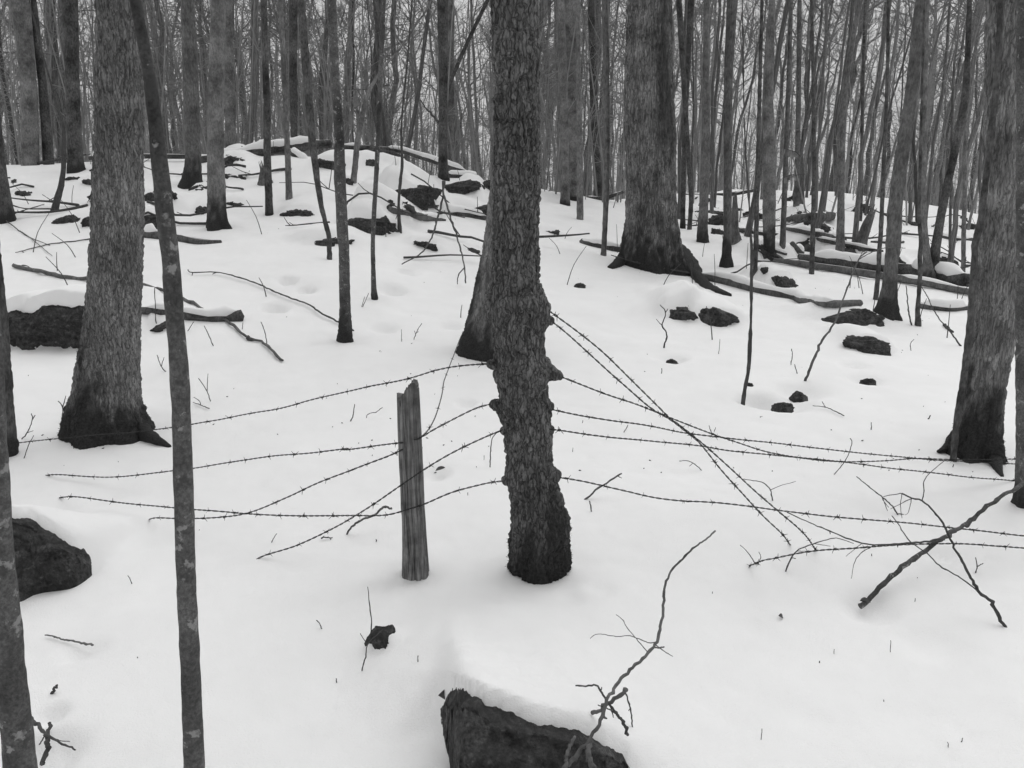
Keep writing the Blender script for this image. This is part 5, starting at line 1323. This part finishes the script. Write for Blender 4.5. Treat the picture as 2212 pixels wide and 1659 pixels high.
for i in range(46):
    zone = i % 2
    a = rg.uniform(-0.6, -0.02) if zone == 0 else rg.uniform(0.24, 0.62)
    y = rg.uniform(10, 16.2) if zone == 0 else rg.uniform(11, 24)
    x = a * y; az = rg.uniform(-0.5, 0.5) + (math.pi if rg.uniform() < 0.5 else 0); ln = rg.uniform(0.5, 1.9)
    n_ = 9; t_ = np.linspace(0, 1, n_)
    xs_, ys_ = x + ln * t_ * math.cos(az), y + ln * t_ * math.sin(az) + 0.08 * np.sin(t_ * 5 + i)
    zs_ = land(xs_, ys_, False) + 0.02 + rg.uniform(0, 0.35) * t_ * ln * 0.5
    P4 = np.stack([xs_, ys_, zs_], 1); r0_ = rg.uniform(0.010, 0.030)
    v, q, t = tube(P4 - P4[0], r0_ * (1 - 0.6 * t_), 6)
    o = obj('fallen_stick', mesh_from('fallen_stick', v, q, t), M['twig'], None, P4[0])
    for k_ in range(2):
        j_ = int(rg.integers(3, 8)); d_ = np.array([rg.normal(0, 1), rg.normal(0, 0.6), abs(rg.normal(0, 0.6))]); d_ *= rg.uniform(0.12, 0.4) / np.linalg.norm(d_)
        v, q, t = tube(np.array([P4[j_], P4[j_] + d_ * 0.5, P4[j_] + d_ + [0, 0, 0.03]]) - P4[0], np.array([0.008, 0.006, 0.004]), 5)
        obj('side_twig', mesh_from('side_twig', v, q, t), M['twig'], o)
    tag(o, ('long' if ln > 1.2 else 'short') + ' thin fallen stick on the snow slope ' + where(x, y, zs_[0]), 'stick', 'sticks strewn on the left slope' if zone == 0 else 'sticks strewn on the right slope')
# crumbs of bark and seed on the snow
nn_ = 130
ya = 4.2 + 10 * rg.uniform(0, 1, nn_) ** 1.5; xa = rg.uniform(-0.62, 0.62, nn_) * ya; za = land(xa, ya) + 0.003
c_ = np.stack([xa, ya, za], 1); d1 = rg.normal(0, 1, (nn_, 3)) * np.array([1, 1, 0.3]); d1 *= (rg.uniform(0.003, 0.011, nn_) / np.linalg.norm(d1, axis=1))[:, None]
d2 = np.cross(d1, [0, 0, 1.0]) * 0.4; d3 = np.array([0, 0, 0.004])
v = np.stack([c_ - d1, c_ + d2, c_ + d1, c_ - d2, c_ + d3, c_ - d3], 1).reshape(-1, 3)
b_ = np.arange(nn_)[:, None] * 6
t = np.concatenate([b_ + np.array([[i_, (i_ + 1) % 4, 4]]) for i_ in range(4)] + [b_ + np.array([[(i_ + 1) % 4, i_, 5]]) for i_ in range(4)])
o = obj('litter', mesh_from('litter', v, None, t), M['twig']); tag(o, 'dark crumbs of bark scattered on the snow', 'litter', kind='stuff')

# dry leaves
def leaf_mesh(seed, L=0.07, W=0.03):
    n = 7; t = np.linspace(0, 1, n)
    w = W * np.sin(math.pi * t) ** 0.8 * 0.5
    c = np.stack([L * t, 0 * t, -0.25 * L * t * t], 1)
    a = c + np.stack([0 * t, w, 0.35 * w], 1); b = c + np.stack([0 * t, -w, 0.35 * w], 1)
    v = np.vstack([a, c, b]); return mesh_from('leaf', v, np.vstack([grid_quads(3, n, False)]))
LEAF = leaf_mesh(0)
LEAF.materials.append(M['leaf'])
def leafy_twig(label, n, pts, seed, Y, k):
    W = np.array([at(*Q(n, *p), Y) for p in pts]); o0 = W[0].copy()
    me, P = stick_mesh('twig', W, 2.2, 1.0, o0, seed)
    o = obj('leafy_twig', me, M['twig'], None, o0); tag(o, label, 'twig')
    r = np.random.default_rng(seed)
    for i in range(k):
        p = P[int(r.integers(len(P) // 3, len(P)))]
        lf = obj('leaf', LEAF, None, o, p - o0)
        lf.rotation_euler = (r.normal(0, 0.5), r.uniform(0.6, 1.3), r.uniform(0, 6.28)); s = r.uniform(0.8, 1.3); lf.scale = (s, s, s)
leafy_twig('upper drooping twig with pale dry leaves at right', 3, [(870, 940), (850, 915), (820, 905), (775, 890)], 1, 10.2, 12)
leafy_twig('lower drooping twig with pale dry leaves at right', 3, [(895, 1045), (850, 1050), (810, 1050), (765, 1070)], 2, 10.2, 13)
for n, x, y, s, lab in ((8, 705, 1262, 1.3, 'curled dry leaf caught at the left end of the foreground rock'), (9, 1318, 690, 0.9, 'dark dry leaf in the snow below the propped branch'), (9, 768, 775, 0.6, 'small dry leaf on the open right snow'), (5, 728, 1350, 0.9, 'crumpled dark leaf in a snow hollow beside the post')):
    p = hit(*Q(n, x, y))
    o = obj('dry_leaf', LEAF.copy(), None, None, p + np.array([-0.02, 0, 0.02])); o.data.materials[0] = M['leaf_dark']
    o.scale = (s, s, s); o.rotation_euler = (0.9, 0.3, 0.6 + x % 3); tag(o, lab, 'leaf')

# ------------------------------------------------------------------ split fence post
pf = hit(*Q(8, 528, 530)); pf[1] += 0.04; pf[2] = float(land(pf[0], pf[1], False))
prow = QL(5, [(500, 2080, 160)]) and [Q(8, 528, 545) + (58.5,), Q(8, 522, 350) + (53,), Q(8, 514, 150) + (49,), Q(5, 508, 1550) + (50,), Q(5, 498, 1250) + (49.5,), Q(5, 488, 1000) + (48,), Q(5, 480, 800) + (47,)]
POST_Y = pf[1] + 0.03
Pp = []
for x, y, w in prow:
    c = at(x, y, POST_Y); Pp.append(np.r_[c - pf, w / 2 * scale_at(c)])
Pp = np.array(Pp); Pp = np.vstack([Pp[0] + np.array([0, 0, -0.35, 0.002]), Pp])
n, sd = 150, 72
R4, L = resample(Pp, n)
th = np.arange(sd) * 2 * math.pi / sd
sq = (np.abs(np.cos(th)) ** 3.2 + np.abs(np.sin(th)) ** 3.2) ** (-1 / 3.2)
hh = np.linspace(0, L, n)[:, None]
crack = np.zeros((1, sd))
for c0, wd, dp in ((4.05, 0.07, 0.012), (4.75, 0.05, 0.012), (5.3, 0.08, 0.010), (3.5, 0.05, 0.008), (0.3, 0.06, 0.008), (2.4, 0.07, 0.01)):
    thw = th[None] + 0.10 * vnoise(hh * 3, c0, 0, 5)
    crack = crack - dp * np.exp(-((np.mod(thw - c0 + math.pi, 2 * math.pi) - math.pi) / wd) ** 2) * (0.6 + 0.4 * vnoise(hh * 4, c0 * 3, 1, 6))
R = R4[:, 3:4] * sq[None] * 0.99 + crack + 0.0025 * fbm(np.cos(th)[None] * 9, np.sin(th)[None] * 9, hh * 4, 3, 8)
v, q, t = tube(R4[:, :3], R, sd, cap=False)
V = v.reshape(n, sd, 3)
xr = (V[-1, :, 0] - R4[-1, 0]) / R4[-1, 3]              # -1 left .. 1 right
topz = np.interp(xr, [-1.1, -0.86, -0.62, -0.50, 0.0, 0.35, 0.75, 1.1], [-0.055, -0.062, -0.105, -0.055, -0.032, -0.012, -0.010, -0.05]) + 0.012 * (_hash(np.arange(sd), np.arange(sd) * 0, np.arange(sd) * 0, 3) - 0.5)
V[..., 2] = np.minimum(V[..., 2], V[-1, :, 2].mean() + topz[None])
v = V.reshape(-1, 3)
k = len(v); v = np.vstack([v, R4[-1, :3] + np.array([0, 0, -0.06])])
j = np.arange(sd); t = np.stack([(n - 1) * sd + j, (n - 1) * sd + (j + 1) % sd, np.full(sd, k)], 1)
post = obj('fence_post', mesh_from('fence_post', v, q, t), M['post'], None, pf)
tag(post, 'weathered split wooden fence post with a jagged top beside the barbed trunk', 'fence post')
DIPS.append((pf[0], pf[1], 0.10, 0.012))

# ------------------------------------------------------------------ barbed wire
def barb_mesh():
    bg = Bag()
    a = np.linspace(0, 4.5 * math.pi, 26)
    P = np.stack([np.linspace(-0.006, 0.006, 26), 0.0042 * np.cos(a), 0.0042 * np.sin(a)], 1)
    bg.add(*tube(P, np.full(26, 0.0013), 5))
    for (x, d) in ((-0.006, (-0.45, 0.9, 0.35)), (-0.003, (-0.3, -0.8, -0.55)), (0.003, (0.35, 0.5, -0.85)), (0.006, (0.5, -0.6, 0.75))):
        d = np.array(d); d /= np.linalg.norm(d)
        p0 = np.array([x, 0, 0]) + d * 0.002
        bg.add(*tube(np.array([p0, p0 + d * 0.009, p0 + d * 0.018]), np.array([0.0014, 0.0013, 0.0005]), 5))
    return bg.mesh('barb')
BARB = barb_mesh(); BARB.materials.append(M['wire'])

def wire(label, pts, spacing=0.138, phase=0.05, thick=1.0, seed=0):
    """pts: (px, py, Y) or world triples"""
    W = np.array([p if len(p) == 4 else np.r_[at(*p), 0] for p in pts])[:, :3]
    r = np.random.default_rng(seed)
    L0 = np.linalg.norm(np.diff(W, axis=0), axis=1).sum()
    P, L = resample(W, max(int(L0 / 0.006), 20))
    s = np.linspace(0, L, len(P))
    P = P + np.stack([0 * s, 0.003 * vnoise(s * 5, seed, 0, 1), 0.0035 * vnoise(s * 4, seed, 0, 2)], 1)
    tan = np.gradient(P, axis=0); tan /= np.linalg.norm(tan, axis=1, keepdims=True)
    u = np.cross(tan, [0, 0, 1.0]); u /= np.linalg.norm(u, axis=1, keepdims=True); w = np.cross(u, tan)
    tw = s / 0.060 * 2 * math.pi + 1.2 * vnoise(s * 6, 0, seed, 3)
    root = empty('barbed_wire', P[0])
    for k in (0, math.pi):
        off = 0.0019 * thick * (np.cos(tw + k)[:, None] * u + np.sin(tw + k)[:, None] * w)
        v, q, t = tube(P + off - P[0], np.full(len(P), 0.00165 * thick), 6)
        obj('strand', mesh_from('strand', v, q, t), M['wire'], root)
    d = phase
    while d < L - 0.02:
        i = int(np.searchsorted(s, d)); i = min(i, len(P) - 1)
        b = obj('barb', BARB, None, root, P[i] - P[0])
        e = Vector(tan[i]).to_track_quat('X', 'Z')
        b.rotation_mode = 'QUATERNION'
        from mathutils import Quaternion
        b.rotation_quaternion = e @ Quaternion((1, 0, 0), r.uniform(0, 6.28))
        sc_ = thick * r.uniform(0.65, 1.0); b.scale = (sc_, sc_, sc_)
        d += spacing * r.uniform(0.8, 1.2)
    tag(root, label, 'barbed wire')

FY = FRONT_Y - 0.03
PY = POST_Y
def G(n, x, y, sink=0.02):          # a point just under the snow
    p = hit(*Q(n, x, y)); return (p[0], p[1], p[2] - sink, 0)
def WP(n, x, y, Y): return Q(n, x, y) + (Y,)
wire('top left wire from the barbed trunk to the left edge trunk', [(1058, 785, FY), (1033, 786, FY + 0.05), WP(5, 700, 740, FY + 0.15), WP(5, 495, 790, FY + 0.25), WP(5, 290, 835, FY + 0.38), WP(5, 95, 882, FY + 0.5), WP(4, 1845, 932, FY + 0.6), WP(4, 1650, 980, FY + 0.7), WP(4, 1440, 1022, FY + 0.8), WP(4, 1228, 1057, FY + 0.9), WP(4, 1010, 1090, FY + 1.0), WP(4, 700, 1125, FY + 1.1), WP(4, 380, 1153, FY + 1.2), WP(4, 160, 1177, FY + 1.3), WP(4, 60, 1188, FY + 1.38)], seed=1)
wire('short wire from the barbed trunk to the right side of the post', [(1066, 871, FY), WP(5, 888, 975, FY), WP(5, 708, 1068, FY), WP(5, 630, 1110, PY - 0.02), WP(5, 555, 1155, PY - 0.03), WP(5, 520, 1165, PY - 0.05)], seed=2)
wire('steep wire from the flared back trunk down to the post', [WP(5, 800, 540, 6.35), WP(5, 770, 620, 5.9), WP(5, 735, 710, 5.2), WP(5, 700, 805, 4.7), WP(5, 685, 890, 4.2), WP(5, 650, 1010, 3.7), WP(5, 610, 1090, 3.35), WP(5, 562, 1145, PY + 0.02), WP(5, 525, 1165, PY - 0.03)], seed=3, spacing=0.5, phase=0.9)
wire('upper wire leaving the left side of the post into the snow', [WP(5, 450, 1178, PY - 0.05), WP(5, 425, 1180, PY - 0.03), WP(5, 320, 1193, PY + 0.05), WP(5, 110, 1225, PY + 0.2), WP(4, 2080, 1222, PY + 0.28), WP(4, 1880, 1246, PY + 0.4), WP(4, 1675, 1262, PY + 0.5), WP(4, 1470, 1290, PY + 0.6), WP(4, 1258, 1320, PY + 0.7), WP(4, 860, 1370, PY + 0.85), WP(4, 685, 1385, PY + 0.9), WP(4, 505, 1384, PY + 0.95), WP(4, 340, 1373, PY + 1.0), G(4, 225, 1357)], seed=4)
wire('lower wire leaving the left side of the post into the snow', [WP(5, 450, 1222, PY - 0.05), WP(5, 428, 1234, PY - 0.03), WP(5, 338, 1275, PY), WP(5, 150, 1348, PY + 0.05), WP(4, 2118, 1347, PY + 0.08), WP(4, 1915, 1420, PY + 0.12), WP(4, 1725, 1508, PY + 0.18), WP(4, 1515, 1595, PY + 0.22), WP(4, 1320, 1626, PY + 0.28), WP(4, 1100, 1633, PY + 0.34), WP(4, 935, 1630, PY + 0.38), G(4, 880, 1622)], seed=5)
wire('wire crossing in front of the post down into the snow', [(1088, 930, FY), WP(5, 950, 1150, FY - 0.01), WP(5, 772, 1232, PY - 0.10), WP(5, 598, 1330, PY - 0.10), WP(5, 500, 1392, PY - 0.075), WP(5, 415, 1450, PY - 0.08), WP(5, 232, 1577, PY - 0.03), WP(7, 2010, 213, PY + 0.04), WP(7, 1780, 322, PY + 0.08), WP(7, 1585, 388, PY + 0.10), G(7, 1490, 412)], seed=6)
wire('long low wire sagging from the barbed trunk past the post to the left', [(1092, 1040, FY), WP(5, 952, 1428, FY - 0.02), WP(5, 760, 1473, PY - 0.1), WP(5, 590, 1543, PY - 0.095), WP(5, 500, 1572, PY - 0.075), WP(5, 348, 1612, PY - 0.05), WP(5, 145, 1620, PY), WP(4, 1900, 1622, PY + 0.1), WP(4, 1665, 1618, PY + 0.17), WP(4, 1460, 1608, PY + 0.24), WP(4, 1270, 1592, PY + 0.3), WP(4, 850, 1560, PY + 0.45), WP(4, 650, 1535, PY + 0.52), WP(4, 450, 1508, PY + 0.6), G(4, 340, 1495)], seed=7)
wire('upper steep wire dropping right from the trunk burl', [(1180, 668, FY), WP(5, 1325, 390, FY), WP(5, 1490, 512, FY + 0.02), WP(5, 1645, 637, FY + 0.02), WP(5, 1805, 788, FY + 0.02), WP(5, 1957, 938, FY), WP(5, 2052, 1032, FY), WP(6, 140, 1072, FY), WP(6, 288, 1190, FY), WP(6, 440, 1322, FY), WP(6, 595, 1465, FY), WP(9, 740, 115, FY), WP(9, 870, 230, FY + 0.02), G(9, 975, 338)], seed=8)
wire('lower steep wire dropping right from the trunk burl', [(1190, 693, FY), WP(5, 1357, 460, FY), WP(5, 1455, 540, FY + 0.03), WP(5, 1610, 680, FY + 0.04), WP(5, 1768, 825, FY + 0.05), WP(5, 1930, 968, FY + 0.06), WP(6, 88, 1046, FY + 0.07), WP(6, 180, 1118, FY + 0.07), WP(6, 270, 1194, FY + 0.07), WP(6, 395, 1345, FY + 0.08), WP(6, 515, 1478, FY + 0.08), WP(6, 650, 1626, FY + 0.09), WP(9, 770, 264, FY + 0.1), G(9, 818, 300)], seed=9)
wire('wire from the pointed bark horn running far right', [(1208, 813, FY), WP(5, 1405, 788, FY), WP(5, 1458, 808, FY), WP(5, 1655, 885, FY + 0.08), WP(5, 1845, 950, FY + 0.15), WP(6, 88, 1035, FY + 0.3), WP(6, 285, 1110, FY + 0.38), WP(6, 490, 1178, FY + 0.48), WP(6, 680, 1235, FY + 0.55), WP(6, 910, 1275, FY + 0.65), WP(6, 1125, 1299, FY + 0.75), WP(6, 1375, 1293, FY + 0.85), WP(6, 1570, 1281, FY + 0.9), WP(6, 1850, 1286, FY + 0.95), WP(6, 2212, 1278, FY + 1.1), WP(6, 2400, 1270, FY + 1.2), WP(6, 3300, 1240, FY + 1.6), G(6, 3900, 1290)], seed=10)
wire('third wire down on the right of the barbed trunk', [(1188, 880, FY), WP(5, 1352, 980, FY), WP(5, 1500, 1012, FY + 0.06), WP(5, 1710, 1047, FY + 0.14), WP(5, 1915, 1080, FY + 0.22), WP(6, 160, 1116, FY + 0.35), WP(6, 330, 1138, FY + 0.42), WP(6, 600, 1170, FY + 0.52), WP(6, 820, 1195, FY + 0.6), WP(6, 1040, 1222, FY + 0.68), WP(6, 1270, 1248, FY + 0.76), WP(6, 1495, 1268, FY + 0.84), WP(6, 1725, 1290, FY + 0.9), WP(6, 2180, 1313, FY + 1.1), WP(6, 2400, 1325, FY + 1.2), WP(6, 3300, 1400, FY + 1.5), G(6, 3800, 1480)], seed=11)
wire('fourth wire down on the right of the barbed trunk', [(1188, 931, FY), WP(5, 1355, 1106, FY), WP(5, 1575, 1130, FY + 0.1), WP(5, 1780, 1155, FY + 0.18), WP(5, 1995, 1178, FY + 0.26), WP(6, 230, 1200, FY + 0.36), WP(6, 445, 1225, FY + 0.44), WP(6, 670, 1248, FY + 0.52), WP(6, 920, 1276, FY + 0.6), WP(6, 1128, 1300, FY + 0.68), WP(6, 1330, 1325, FY + 0.76), WP(6, 1550, 1348, FY + 0.84), WP(6, 1795, 1375, FY + 0.92), WP(6, 2015, 1398, FY + 1.0), WP(6, 2212, 1416, FY + 1.1), WP(6, 2400, 1435, FY + 1.2), WP(6, 3300, 1530, FY + 1.4), G(6, 3700, 1600)], seed=12)
wire('lowest wire running right from the foot of the barbed trunk', [(1200, 1034, FY), WP(5, 1385, 1392, FY), WP(5, 1550, 1418, FY + 0.017), WP(5, 1748, 1462, FY + 0.035), WP(5, 1960, 1508, FY + 0.049), WP(5, 2168, 1532, FY + 0.063), WP(6, 200, 1531, FY + 0.077), WP(6, 405, 1550, FY + 0.091), WP(6, 640, 1577, FY + 0.105), WP(6, 850, 1602, FY + 0.119), WP(6, 1060, 1623, FY + 0.133), WP(9, 1295, 168, FY + 0.147), WP(9, 1518, 188, FY + 0.161), WP(9, 1715, 210, FY + 0.175), WP(9, 1950, 235, FY + 0.189), WP(9, 2170, 262, FY + 0.203), WP(9, 2400, 285, FY + 0.210), WP(9, 3000, 360, FY + 0.210), G(9, 3400, 470)], seed=13)
wire('half-buried wire rising from the snow towards the right edge', [G(9, 560, 428), WP(9, 640, 415, 2.92), WP(9, 720, 400, 2.93), WP(9, 930, 363, 2.96), WP(9, 1145, 340, 2.99), WP(9, 1355, 322, 3.02), WP(9, 1575, 312, 3.05), WP(9, 1785, 311, 3.08), WP(9, 2000, 322, 3.11), WP(9, 2212, 342, 3.14), WP(9, 2400, 365, 3.16), G(9, 2900, 470)], seed=14)

# ------------------------------------------------------------------ the snow itself, one sheet to the horizon
nc, nr = 470, 530
a = np.linspace(-1.0, 1.0, nc); a = np.sign(a) * (np.abs(a) * 0.75 + np.abs(a) ** 4 * 0.9)
yy = np.exp(np.r_[np.linspace(math.log(0.7), math.log(32), nr - 60), np.linspace(math.log(32), math.log(400), 61)[1:]])
A, YY = np.meshgrid(a, yy)
X = A * (YY + 1.2)
Z = land(X, YY)
v = np.stack([X, YY, Z], -1).reshape(-1, 3)
# turn the winding so the sheet faces up
q = grid_quads(nr, nc, False)
ground = obj('snow_ground', mesh_from('snow_ground', v, q), M['snow'])
ground['kind'] = 'structure'
